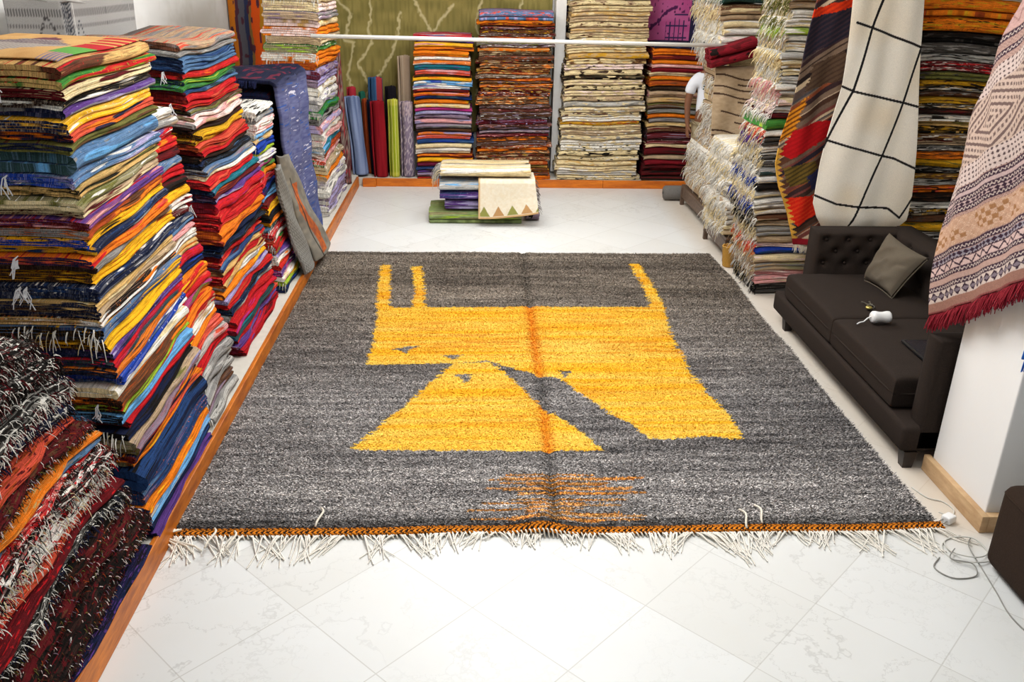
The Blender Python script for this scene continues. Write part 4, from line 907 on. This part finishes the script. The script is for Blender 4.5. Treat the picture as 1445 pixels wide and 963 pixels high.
# ------------------------------------------------------------------ the pile on the floor
def one(key, label, tok, x0, y0, z0, z1, L_, D_, name='folded_blanket', pa=(3, 60, 1), cat='blanket', wave=.011, n=(2,), **k):
    o = stack(key, 'x', x0, y0, z0, z1, L_, D_, tok, 'B', None, None, name, cat, wave, .008, pa, .004, .004, 'blankets piled on the white floor', k.get('frL', .06), k.get('frN', 50), n)[0]
    o['label'] = label; return o
one('fa', 'sage green folded blanket, lowest of the pile on the floor', 'ZOlZ9', -.365, 7.25, .004, .115, .80, .42, pa=(2, 40, 1), n=(3,), wave=.012)
one('fb', 'lavender folded blanket in the pile, just above the green one', 'LpvL9', -.235, 7.27, .122, .205, .62, .38, n=(3,))
one('fc', 'indigo blue folded blanket in the middle of the floor pile', 'pNLp9', -.285, 7.25, .211, .285, .70, .38)
one('fd', 'pale blue folded blanket below the cream roll of the pile', 'hSwh9', -.290, 7.24, .291, .370, .70, .40)
o = one('fe', 'cream folded blanket with a tan stitched edge, top of the floor pile', 'cwic9Fh', -.265, 7.24, .404, .487, .77, .36, frN=90, frL=.13)
o['pa'] = (1.5, 30., 1.)
one('ff', 'dark purple folded cloth sticking out right of the floor pile', 'vkGv9', .455, 7.36, .004, .10, .12, .25, pa=(9, 9, 1))
u, v = G(120, 170)
sv = v*.62; x = .045+u*.475+.03*np.clip((sv-.3)/.3, 0, 1)*u
y = np.where(sv < .26, 7.50-sv, np.interp(sv, [.26, .31, .62], [7.24, 7.205, 7.165])); z = np.where(sv < .26, .384, np.interp(sv, [.26, .29, .32, .62], [.384, .378, .35, .068]))
z = z+np.where(sv > .3, (sv-.3)/.32*.055*u**2, 0); y = y+.006*np.sin(u*8+sv*6)-.02*np.clip((sv-.45)/.17, 0, 1)*u
col = mixn(lin('#e2d3b6'), lin('#e9dfca'), vnoise(x*60, sv*60, 3))
tri_ = .62-.11*(1-np.abs(((u*4.2+.1) % 1)-.5)*2)
cz = mixn(lin('#b98d5c'), lin('#8f8d4a'), (np.floor(u*4.2+.1) % 2 == 0)*1.)
col = np.where(((sv > tri_) & (sv < .60))[..., None], cz, col); col = np.where((sv > .602)[..., None], lin('#c79f6e'), col); col = np.where((u < .03)[..., None], lin('#cfae80'), col)
o = sheet('draped_blanket', np.stack([x, y, z], -1), col, .018, 'cream blanket with a zigzag border hanging down the front of the floor pile', 'blanket', 'blankets piled on the white floor')
edge_fringe(o, [(x[-1, j], y[-1, j], z[-1, j]) for j in range(60, 168, 9)], (.8, -.2, -.3), .05, .0022, 50, '#6d6560', 1.2, 'grey side fringe')

# ------------------------------------------------------------------ far right: benches, basket, bolster, red kilim, beige blanket
def bench(x0, x1, y0, y1, h, label):
    o = empty('low_bench', ((x0+x1)/2, (y0+y1)/2, 0)); L_ = tuple(-c for c in o.location)
    m_ = MB()
    for i in range(3): a = x0+(x1-x0)*i/3; m_.box((a+.004, y0, h-.025), (x0+(x1-x0)*(i+1)/3-.004, y1, h), .003)
    m_.build('seat', M['bench'], o, L_, False)
    MB().box((x0+.006, y0+.05, h-.115), (x0+.03, y1-.05, h-.027), .003).build('apron', M['bench'], o, L_, False)
    MB().box((x1-.03, y0+.05, h-.115), (x1-.006, y1-.05, h-.027), .003).build('apron', M['bench'], o, L_, False)
    for a in (x0, x1-.035):
        for b_ in (y0, y1-.035): MB().box((a, b_, 0), (a+.035, b_+.035, h-.027), .004).build('leg', M['bench'], o, L_, False)
    for b_ in (y0+.008, y1-.027): MB().box((x0+.036, b_, .05), (x1-.036, b_+.018, .075), .003).build('stretcher', M['bench'], o, L_, False)
    tag(o, label, 'bench', 'low wooden benches'); return o
bench(1.945, 2.42, 7.05, 8.0, .19, 'worn wooden bench under the far shaggy rugs')
bench(1.885, 2.26, 6.22, 6.86, .19, 'low wooden bench under the white wool pile')
b = empty('wicker_basket', (1.898, 6.125, 0)); tag(b, 'small golden wicker basket on the floor beside the fringed stack', 'basket')
m_ = MB(); prof = []
for k_ in range(19): prof.append((.040+.014*k_/18+.003*(k_ % 2), .004+.15*k_/18))
prof += [(.050, .154), (.046, .148), (.034, .012)]
m_.lathe(prof, n=28).build('body', M['wicker'], b)
m_ = MB().tube([(.052*math.cos(a), .052*math.sin(a), .155+.003*math.sin(9*a)) for a in np.linspace(0, 2*math.pi, 30)], .006, 6); m_.build('rim', M['wicker'], b)
g = empty('bolster', (1.95, 8.16, 0), .0); tag(g, 'grey felt bolster lying on the floor before the maroon stack', 'bolster')
m_ = MB(); m_.lathe([(.03, -.135), (.058, -.13), (.068, -.115), (.070, 0), (.068, .115), (.058, .13), (.03, .135)], (0, 0, .071), 14, 'x').build('body', M['grey'], g)
for s_ in (-1, 1): MB().lathe([(.012, s_*.130), (.012, s_*.140)][::s_], (0, 0, .071), 10, 'x').build('button', M['blackp'], g)
# beige blanket hanging down the front of the far bench stack, a red kilim on top
u, v = G(120, 180)
sv = v*.74; x = 1.895+u*.335-.01*np.sin(v*4); z = np.where(sv < .10, 1.335, np.interp(sv, [.10, .13, .16, .74], [1.335, 1.325, 1.29, .72])); y = np.where(sv < .10, 7.085-sv*.6, np.interp(sv, [.10, .13, .16, .74], [7.025, 7.01, 7.0, 6.985]))
y = y+.008*np.sin(u*9+v*5)
lines = np.zeros(x.shape, bool)
for c_, a_, b_ in ((1.285, 0, 1), (1.24, .55, 1), (1.20, 0, 1), (1.14, 0, 1), (1.11, .6, 1), (1.01, .2, .7), (.95, .55, 1), (.86, 0, 1), (.82, 0, .6), (.78, .2, 1)): lines |= (np.abs(z-(c_-.045*u)-.008*np.sin(u*7)) < .0065) & (u > a_) & (u < b_)
col = mixn(lin('#ab9374'), lin('#bda587'), vnoise(x*40, z*90, 4)); col = np.where(lines[..., None], lin('#4b382c'), col)
sheet('draped_blanket', np.stack([x, y, z], -1), col, .016, 'beige blanket with dark brown lines hanging below the red kilim', 'blanket')
kk = stack('rk', 'x', 1.83, 6.895, 1.365, 1.525, .37, .17, 'QRkQ9', 'B', None, None, 'folded_kilim', 'rug', .016, .02, (9, 22, 1), .004, .010, 'draped textiles at the far right', .05, 50, (4,))[0]
kk['label'] = 'dark red kilim folded over the right end of the white pole'; kk.rotation_euler = (0, math.radians(-15), 0); kk.location.z += .015
# the white pole across the back of the room
p = tag(MB().tube([(-1.22, 6.985, 1.519), (2.02, 6.985, 1.498)], .0145, 14).build('hanging_pole', M['whitep']), 'long white pole spanning the room in front of the back stacks', 'pole')

# ------------------------------------------------------------------ sofa
sf = empty('sofa', (2.25, 4.14, 0)); SL = tuple(-c for c in sf.location)
tag(sf, 'dark brown tufted two-seat sofa against the right side', 'sofa')
autosmooth(MB().box((1.872, 3.255, .082), (2.62, 5.035, .205), .022, 3).build('base_frame', M['sofa'], sf, SL))
def seat(y0, y1):
    nu, nv = 40, 40; u, v = G(nu, nv); a = 2*u-1; b_ = 2*v-1
    e = lambda t: np.sign(t)*(1-(1-np.abs(t))**2.6)
    X = 2.195+.315*e(a); Y = (y0+y1)/2+(y1-y0)/2*e(b_)
    h = (1-np.abs(a)**7)**.4*(1-np.abs(b_)**7)**.4
    zt = .285+.075*h+.012*(1-a*a)*(1-b_*b_)+.003*vnoise(X*20, Y*20, 2); zb_ = .285-.075*h
    V = np.concatenate([np.stack([X, Y, zt], -1).reshape(-1, 3), np.stack([X, Y, zb_], -1).reshape(-1, 3)])
    F = np.concatenate([grid_faces(nu, nv), grid_faces(nu, nv, nu*nv)[:, ::-1]])
    o = make('seat_cushion', V, F, M['sofa'], sf, SL)
    m2 = MB().tube([(2.195+.315*math.copysign(abs(math.cos(q))**.12, math.cos(q)), (y0+y1)/2+(y1-y0)/2*math.copysign(abs(math.sin(q))**.12, math.sin(q)), .285) for q in np.linspace(0, 2*math.pi, 80)], .005, 5)
    m2.build('piping', M['sofa'], o)
seat(3.425, 4.155); seat(4.162, 4.885)
def tufted(name, org, eu, ev, en, w_, h_, t, rows, parent):
    """an upholstered panel: eu along, ev up, en outwards; buttons pulled in on a staggered grid"""
    nu, nv = int(w_*90), int(h_*110); u, v = G(nu, nv)
    bt = [((j+.5+(.5 if r % 2 else 0))*w_/rows[1], h_*rows[2][r]) for r in range(rows[0]) for j in range(rows[1]-(r % 2))]
    U, Vv = u*w_, v*h_; dep = np.zeros(u.shape)
    for bx_, by_ in bt: dd = np.hypot(U-bx_, Vv-by_); dep = np.maximum(dep, .022*np.exp(-(dd/.020)**2)+.012*np.exp(-(dd/.06)**2))
    rim_ = np.clip(np.minimum.reduce([U, w_-U, Vv, h_-Vv])/.03, 0, 1); bulge = t*(rim_*(2-rim_))**.5
    org, eu, ev, en = (np.array(q, float) for q in (org, eu, ev, en))
    fr_ = org+U[..., None]*eu+Vv[..., None]*ev+(bulge-dep*rim_)[..., None]*en
    bk = org+U[..., None]*eu+Vv[..., None]*ev+(0*bulge)[..., None]*en-en*.09
    V = np.concatenate([fr_.reshape(-1, 3), bk.reshape(-1, 3)]); F1 = grid_faces(nu, nv); F2 = grid_faces(nu, nv, nu*nv)[:, ::-1]
    ring = np.array(list(range(0, nu*nv, nv))+list(range((nu-1)*nv+1, nu*nv))+list(range((nu-2)*nv+nv-1, -1, -nv))+list(range(nv-2, 0, -1)))
    k_ = len(ring); a = np.arange(k_); F3 = np.stack([ring[a], ring[a]+nu*nv, ring[(a+1) % k_]+nu*nv, ring[(a+1) % k_]], 1)
    o = make(name, V, np.concatenate([F1, F2, F3]), M['sofa'], parent, SL)
    for bx_, by_ in bt:
        c = org+bx_*eu+by_*ev+en*(t-.024); m2 = MB()
        m2.lathe([(.002, .008), (.007, .0065), (.010, .002), (.010, -.004)], (0, 0, 0), 10)
        q = m2.build('button', M['sofa'], o); q.location = c
        q.rotation_euler = Vector(en).to_track_quat('Z', 'Y').to_euler()
    return o
tufted('backrest', (2.535, 5.03, .10), (0, -1, 0), (.06, 0, 1), (-1, 0, 0), 1.775, .52, .06, (3, 9, (.60, .75, .90)), sf)
tufted('armrest', (2.035, 4.945, .10), (1, 0, 0), (0, .0, 1), (0, -1, 0), .53, .515, .045, (3, 4, (.62, .76, .90)), sf)
tufted('armrest', (2.56, 3.345, .10), (-1, 0, 0), (0, 0, 1), (0, 1, 0), .615, .515, .045, (3, 4, (.62, .76, .90)), sf)
for a, b_ in ((1.925, 3.285), (1.925, 4.875), (2.53, 3.285), (2.53, 4.97)):
    m2 = MB(); t0, t1_ = .021, .030
    m2.add([(a-t0, b_-t0, 0), (a+t0, b_-t0, 0), (a+t0, b_+t0, 0), (a-t0, b_+t0, 0), (a-t1_, b_-t1_, .084), (a+t1_, b_-t1_, .084), (a+t1_, b_+t1_, .084), (a-t1_, b_+t1_, .084)], [(3, 2, 1, 0), (4, 5, 6, 7), (0, 1, 5, 4), (1, 2, 6, 5), (2, 3, 7, 6), (3, 0, 4, 7)])
    m2.build('leg', M['dark'], sf, SL, False)
# cushion leaning in the corner
nu = 44; u, v = G(nu, nu); a = 2*u-1; b_ = 2*v-1
A, B_, C_, D_ = (np.array(p) for p in ((2.30, 4.425, .372), (2.275, 4.735, .372), (2.445, 4.41, .60), (2.375, 4.735, .645)))
pin = 1-.10*(np.abs(a)*(1-b_**2)+np.abs(b_)*(1-a**2))*0
uu, vv = (a*(1-.07*(1-b_*b_))+1)/2, (b_*(1-.07*(1-a*a))+1)/2
mid = (A*(1-uu[..., None])+B_*uu[..., None])*(1-vv[..., None])+(C_*(1-uu[..., None])+D_*uu[..., None])*vv[..., None]
nrm = np.array([-.82, -.12, .52]); nrm /= np.linalg.norm(nrm)
h = .055*np.clip((1-a**4)*(1-b_**4), 0, 1)**.55; wr_ = .006*np.sin((a+b_)*7+3*vnoise(a*3, b_*3, 4))*(1-a**4)*(1-b_**4)
V = np.concatenate([(mid+(h+wr_)[..., None]*nrm).reshape(-1, 3), (mid-(h*.8)[..., None]*nrm).reshape(-1, 3)])
pl = empty('cushion', (2.34, 4.57, .37)); tag(pl, 'olive grey scatter cushion propped against the sofa back', 'cushion')
V[:, 0] += .004; V[:, 2] += .014; PL = tuple(-c for c in pl.location)
make('cover', V, np.concatenate([grid_faces(nu, nu), grid_faces(nu, nu, nu*nu)[:, ::-1]]), M['cush'], pl, PL)
pr = [mid[i, 0] for i in range(0, nu, 4)]+[mid[-1, i] for i in range(0, nu, 4)]+[mid[i, -1] for i in range(nu-1, -1, -4)]+[mid[0, i] for i in range(nu-1, -1, -4)]
MB().tube([(p[0]+.010, p[1], p[2]) for p in pr+[pr[0]]], .004, 5).build('piping', M['cush'], pl, PL)
# things lying on the seat
ST = .379
k = empty('cord_spool', (2.075, 4.05, ST)); tag(k, 'white rounded spool with a thin cord lying on the sofa seat', 'spool')
MB().lathe([(.004, -.050), (.024, -.049), (.030, -.042), (.031, -.030), (.027, -.010), (.027, .010), (.031, .030), (.030, .042), (.024, .049), (.004, .050)], (0, 0, .032), 24, 'x').build('body', M['white'], k)
MB().tube([(-.048, 0, .034), (-.065, .004, .024), (-.085, -.004, .008), (-.11, -.012, .006), (-.13, -.03, .006)], .0035, 6).build('cord', M['white'], k)
k = empty('key_bunch', (2.125, 4.27, ST+.001), .4); tag(k, 'small bunch of keys with a fob on the sofa seat', 'keys')
MB().tube([(.017*math.cos(q), .017*math.sin(q), .006+.004*math.sin(q)) for q in np.linspace(0, 2*math.pi, 20)], .0022, 6).build('ring', M['metal'], k)
MB().lathe([(.003, .0), (.017, .002), (.019, .008), (.014, .014), (.003, .015)], (-.030, -.012, 0), 16).build('fob', M['brass'], k)
for q in (.9, 1.5):
    m2 = MB(); c_, s_ = math.cos(q), math.sin(q); R_ = lambda x, y, z: (x*c_-y*s_+.012*c_, x*s_+y*c_+.012*s_, z)
    for a0, b0, a1, b1 in ((.0, -.010, .022, .010), (.022, -.0035, .062, .0035), (.045, .0035, .050, .008), (.054, .0035, .058, .007)):
        m2.add([R_(a0, b0, .006), R_(a1, b0, .006), R_(a1, b1, .006), R_(a0, b1, .006), R_(a0, b0, .009), R_(a1, b0, .009), R_(a1, b1, .009), R_(a0, b1, .009)], [(3, 2, 1, 0), (4, 5, 6, 7), (0, 1, 5, 4), (1, 2, 6, 5), (2, 3, 7, 6), (3, 0, 4, 7)])
    m2.build('key', M['metal'], k, smooth=False)
k = empty('tablet', (2.22, 3.67, ST)); tag(k, 'dark flat tablet lying on the near sofa seat', 'tablet')
autosmooth(MB().box((-.15, -.105, 0), (.15, .135, .012), .004, 2).build('body', M['blackp'], k)); MB().box((-.138, -.093, .0121), (.138, .123, .0128)).build('screen', M['screen'], k, smooth=False)

# ------------------------------------------------------------------ pouf, blue scarf, cables
k = empty('pouf', (2.135, 2.34, 0)); tag(k, 'dark brown upholstered pouf beside the white pillar', 'pouf')
o = MB().box((-.245, -.255, .012), (.245, .255, .355), .045, 4).build('body', M['pouf'], k); autosmooth(o, 60)
MB().tube([(.243*math.copysign(abs(math.cos(q))**.16, math.cos(q)), .253*math.copysign(abs(math.sin(q))**.16, math.sin(q)), .318) for q in np.linspace(0, 2*math.pi, 90)], .004, 5).build('piping', M['pouf'], k)
for a in (-.19, .19):
    for b_ in (-.2, .2): MB().lathe([(.016, 0), (.018, .013)], (a, b_, 0), 12).build('foot', M['blackp'], k)
u, v = G(60, 70)
x = 1.945+u*.35; z = .765+v*.50; y = 2.735+.010*np.sin(x*40)+.004*np.sin(z*20)
col = mixn(lin('#1a4fa8'), lin('#3a78c9'), vnoise(x*60, z*30, 3))
o = sheet('hanging_scarf', np.stack([x, y, z], -1), col, .008, 'bright blue scarf hanging on the pillar at the right edge', 'scarf')
edge_fringe(o, [(xx, 2.735, .767) for xx in np.linspace(1.945, 2.295, 12)], (0, -.1, -1), .05, .003, 120, '#2a62b8', 1., 'blue tassel fringe')
def wire(name, pts, r, mat, label, rz=.5):
    P_ = [Vector(p) for p in pts]; out = []
    for i in range(len(P_)-1):
        p0, p1, p2, p3 = P_[max(i-1, 0)], P_[i], P_[i+1], P_[min(i+2, len(P_)-1)]
        for t_ in np.linspace(0, 1, 8, endpoint=False): out.append(.5*((2*p1)+(-p0+p2)*t_+(2*p0-5*p1+4*p2-p3)*t_*t_+(-p0+3*p1-3*p2+p3)*t_**3))
    out.append(P_[-1]); c = Vector((out[0].x, out[0].y, 0))
    o = MB().tube([p-c for p in out], r, 6).build(name, M[mat], None, c); return tag(o, label, 'cable', 'cables on the floor by the pillar')
zc = .004
wire('cable', [(1.975, 2.66, zc), (1.935, 2.60, zc), (1.87, 2.575, zc+.01), (1.80, 2.60, zc), (1.79, 2.68, zc), (1.85, 2.74, zc), (1.93, 2.72, zc+.012), (1.95, 2.65, zc), (1.88, 2.60, zc+.014), (1.81, 2.64, zc+.008), (1.82, 2.72, zc), (1.90, 2.755, zc)], .0028, 'wirew', 'pale cable coiled on the tiles at the rug corner')
wire('cable', [(1.885, 2.90, .014), (1.93, 2.885, zc), (1.965, 2.93, zc), (1.95, 2.99, zc), (1.90, 3.02, zc), (1.87, 3.10, zc)], .0028, 'wirew', 'thin cable running along the beige skirting')
wire('cable', [(1.93, 2.735, zc+.004), (1.88, 2.66, zc+.018), (1.875, 2.55, zc), (1.855, 2.42, zc), (1.835, 2.30, zc), (1.85, 2.18, zc), (1.88, 2.06, zc)], .0024, 'wire', 'grey cable running along the foot of the pouf')
wire('cable', [(1.75, 2.62, zc), (1.70, 2.56, zc), (1.74, 2.50, zc), (1.83, 2.51, zc), (1.84, 2.56, zc+.016), (1.78, 2.60, zc+.01), (1.82, 2.65, zc+.018)], .0024, 'wire', 'grey cable end looped in front of the rug corner')
k = empty('power_plug', (1.900, 2.85, 0), .5); tag(k, 'white power plug lying at the right corner of the big rug', 'plug')
autosmooth(MB().box((-.024, -.02, .001), (.024, .02, .034), .007, 3).build('body', M['white'], k))
for s_ in (-.009, .009): MB().tube([(-.024, s_, .017), (-.046, s_, .017)], .0028, 8).build('pin', M['metal'], k)

# ------------------------------------------------------------------ person half hidden behind the far right stack
def skin_mesh(name, verts, edges, radii, mat, parent=None, loc=(0, 0, 0), sub=2):
    me = bpy.data.meshes.new(name); me.from_pydata(verts, edges, []); me.materials.append(mat)
    o = bpy.data.objects.new(name, me); COL.objects.link(o); o.location = loc
    if parent: o.parent = parent
    md = o.modifiers.new('skin', 'SKIN'); md.use_smooth_shade = True
    for d_, r_ in zip(me.skin_vertices[0].data, radii): d_.radius = r_ if isinstance(r_, tuple) else (r_, r_)
    me.skin_vertices[0].data[0].use_root = True
    s_ = o.modifiers.new('sub', 'SUBSURF'); s_.levels = sub; s_.render_levels = sub
    return o
pe = empty('person', (2.225, 8.43, 0)); tag(pe, 'person in a white short-sleeved shirt standing half hidden behind the shaggy stack', 'person')
vs_ = [(0, 0, .74), (0, -.005, .88), (0, 0, 1.02), (0, .005, 1.12), (0, 0, 1.18), (0, -.012, 1.24), (0, -.018, 1.31), (0, -.01, 1.37)]
rd = [(.105, .075), (.10, .068), (.115, .075), (.085, .06), .038, .052, .066, .045]
ed = [(i, i+1) for i in range(7)]
def limb(root, pts, rads):
    p = root
    for q, r_ in zip(pts, rads): vs_.append(q); rd.append(r_); ed.append((p, len(vs_)-1)); p = len(vs_)-1
    return p
for s_ in (-1, 1):
    w_ = limb(3, [(s_*.12, .005, 1.095), (s_*.165, .01, 1.02), (s_*.19, .0, .86), (s_*.185, -.04, .70), (s_*.18, -.06, .655)], [.052, .043, .034, .024, (.026, .015)])
    for q in range(4): limb(w_, [(s_*(.178+.004*q), -.075+.010*q-.0, .615), (s_*(.172+.003*q), -.085+.014*q, .585-.004*abs(q-1.5)), (s_*(.166+.003*q), -.082+.014*q, .562-.004*abs(q-1.5))], [.0085, .0078, .0065])
    limb(w_, [(s_*.160, -.085, .635), (s_*.150, -.092, .610)], [.0095, .0075])
    limb(0, [(s_*.058, 0, .68), (s_*.066, -.006, .40), (s_*.066, .012, .08), (s_*.07, -.03, .028), (s_*.075, -.10, .022)], [.066, .046, .028, .030, .024])
skin_mesh('body', vs_, ed, rd, M['skin'], pe)
sv_ = [(0, 0, .70), (0, -.005, .88), (0, 0, 1.02), (0, .005, 1.115), (0, .0, 1.155)]; sr = [(.122, .092), (.114, .082), (.128, .088), (.10, .072), (.05, .05)]; se = [(0, 1), (1, 2), (2, 3), (3, 4)]
for s_ in (-1, 1):
    n0 = len(sv_); sv_ += [(s_*.125, .005, 1.098), (s_*.168, .01, 1.015), (s_*.182, .006, .945)]; sr += [.062, .056, .056]; se += [(3, n0), (n0, n0+1), (n0+1, n0+2)]
skin_mesh('shirt', sv_, se, sr, M['shirt'], pe)
tv = [(0, 0, .72)]; tr = [(.112, .084)]; te = []
for s_ in (-1, 1):
    n0 = len(tv); tv += [(s_*.06, 0, .66), (s_*.067, -.006, .40), (s_*.067, .010, .09)]; tr += [.078, .060, .048]; te += [(0, n0), (n0, n0+1), (n0+1, n0+2)]
skin_mesh('trousers', tv, te, tr, M['trouser'], pe)
skin_mesh('hair', [(0, .018, 1.30), (0, .012, 1.37), (0, -.02, 1.395)], [(0, 1), (1, 2)], [.060, .064, .045], M['hair'], pe)
for s_ in (-1, 1):
    MB().lathe([(.001, .009), (.006, .006), (.009, 0), (.006, -.006), (.001, -.009)], (s_*.026, -.082, 1.318), 10, 'y').build('eye', M['white'], pe)
    MB().lathe([(.001, -.0105), (.004, -.0095), (.001, -.008)][::-1], (s_*.026, -.082, 1.318), 8, 'y').build('iris', M['blackp'], pe)
    skin_mesh('ear', [(s_*.070, -.012, 1.325), (s_*.076, -.008, 1.30)], [(0, 1)], [(.006, .014), (.005, .010)], M['skin'], pe, sub=1)
skin_mesh('nose', [(0, -.080, 1.325), (0, -.098, 1.295)], [(0, 1)], [.008, .012], M['skin'], pe, sub=1)
skin_mesh('mouth', [(-.02, -.078, 1.268), (0, -.083, 1.268), (.02, -.078, 1.268)], [(0, 1), (1, 2)], [.004, .006, .004], mat_plain('lips', '#6a3a30', .5), pe, sub=1)
em = MB().box((-.078, -.098, 1.03), (-.062, -.094, 1.045)).box((-.082, -.098, 1.008), (-.070, -.094, 1.02)).box((-.066, -.098, 1.0), (-.056, -.094, 1.014)); em.build('chest_emblem', mat_plain('dark_green_print', '#2c4a40', .8), pe, smooth=False)

# ------------------------------------------------------------------ camera, light, render settings
cam = bpy.data.cameras.new('camera'); co = bpy.data.objects.new('camera', cam); COL.objects.link(co); sc.camera = co
f, pit, yaw, roll = 1229.374, 4.02248813e-01, 4.87451448e-02, 2.06256371e-02
cy, sy, cp, sp = math.cos(yaw), math.sin(yaw), math.cos(pit), math.sin(pit)
fw = Vector((sy*cp, cy*cp, -sp)); rt = Vector((cy, -sy, 0)); up = rt.cross(fw)
r2 = math.cos(roll)*rt+math.sin(roll)*up; u2 = -math.sin(roll)*rt+math.cos(roll)*up
cam.sensor_width = 36; cam.sensor_fit = 'HORIZONTAL'; cam.lens = f/1445*36; cam.clip_end = 60; cam.clip_start = .05
co.matrix_world = Matrix(((r2.x, u2.x, -fw.x, 0), (r2.y, u2.y, -fw.y, 0), (r2.z, u2.z, -fw.z, 2.0*S), (0, 0, 0, 1)))
for o in list(sc.objects):
    if o.parent is None and o.type not in ('CAMERA', 'LIGHT'):
        o.location = tuple(c*S for c in o.location); o.scale = tuple(c*S for c in o.scale)
def area(name, loc, size, sy, power, rot=(0, 0, 0), col=(.97, .985, 1)):
    l = bpy.data.lights.new(name, 'AREA'); l.shape = 'RECTANGLE'; l.size = size; l.size_y = sy; l.energy = power; l.color = col
    o = bpy.data.objects.new(name, l); COL.objects.link(o); o.location = tuple(c*S for c in loc); o.rotation_euler = rot; return o
def fill_point(loc, power, r=.12):
    l = bpy.data.lights.new('wall_fill', 'POINT'); l.energy = power; l.shadow_soft_size = r; l.color = (.97, .985, 1)
    o = bpy.data.objects.new('wall_fill', l); COL.objects.link(o); o.location = tuple(c*S for c in loc)
area('ceiling_light', (.3, 6.3, 2.80), 1.6, 1.6, 84)
area('ceiling_light', (.3, 3.6, 2.80), 1.6, 1.6, 92)
area('ceiling_light', (.3, 1.4, 2.80), 1.6, 1.0, 22)
fill_point((-1.5, 6.0, 2.6), 22); fill_point((-1.5, 3.6, 2.6), 10)  # unseen point lights added to brighten the left wall
for p_ in ((-.4, 7.4, 2.55), (1.0, 7.4, 2.55), (.3, 5.2, 2.55), (.3, 3.0, 2.55)): fill_point(p_, 33)  # more unseen fill, added so the upper walls come out bright
w = bpy.data.worlds.new('world'); sc.world = w; w.use_nodes = True
w.node_tree.nodes['Background'].inputs[0].default_value = (.93, .96, 1, 1); w.node_tree.nodes['Background'].inputs[1].default_value = .34
vs = sc.view_settings; vs.view_transform = 'Standard'; vs.look = 'None'; vs.gamma = 1; vs.use_curve_mapping = False; vs.exposure = -0.08
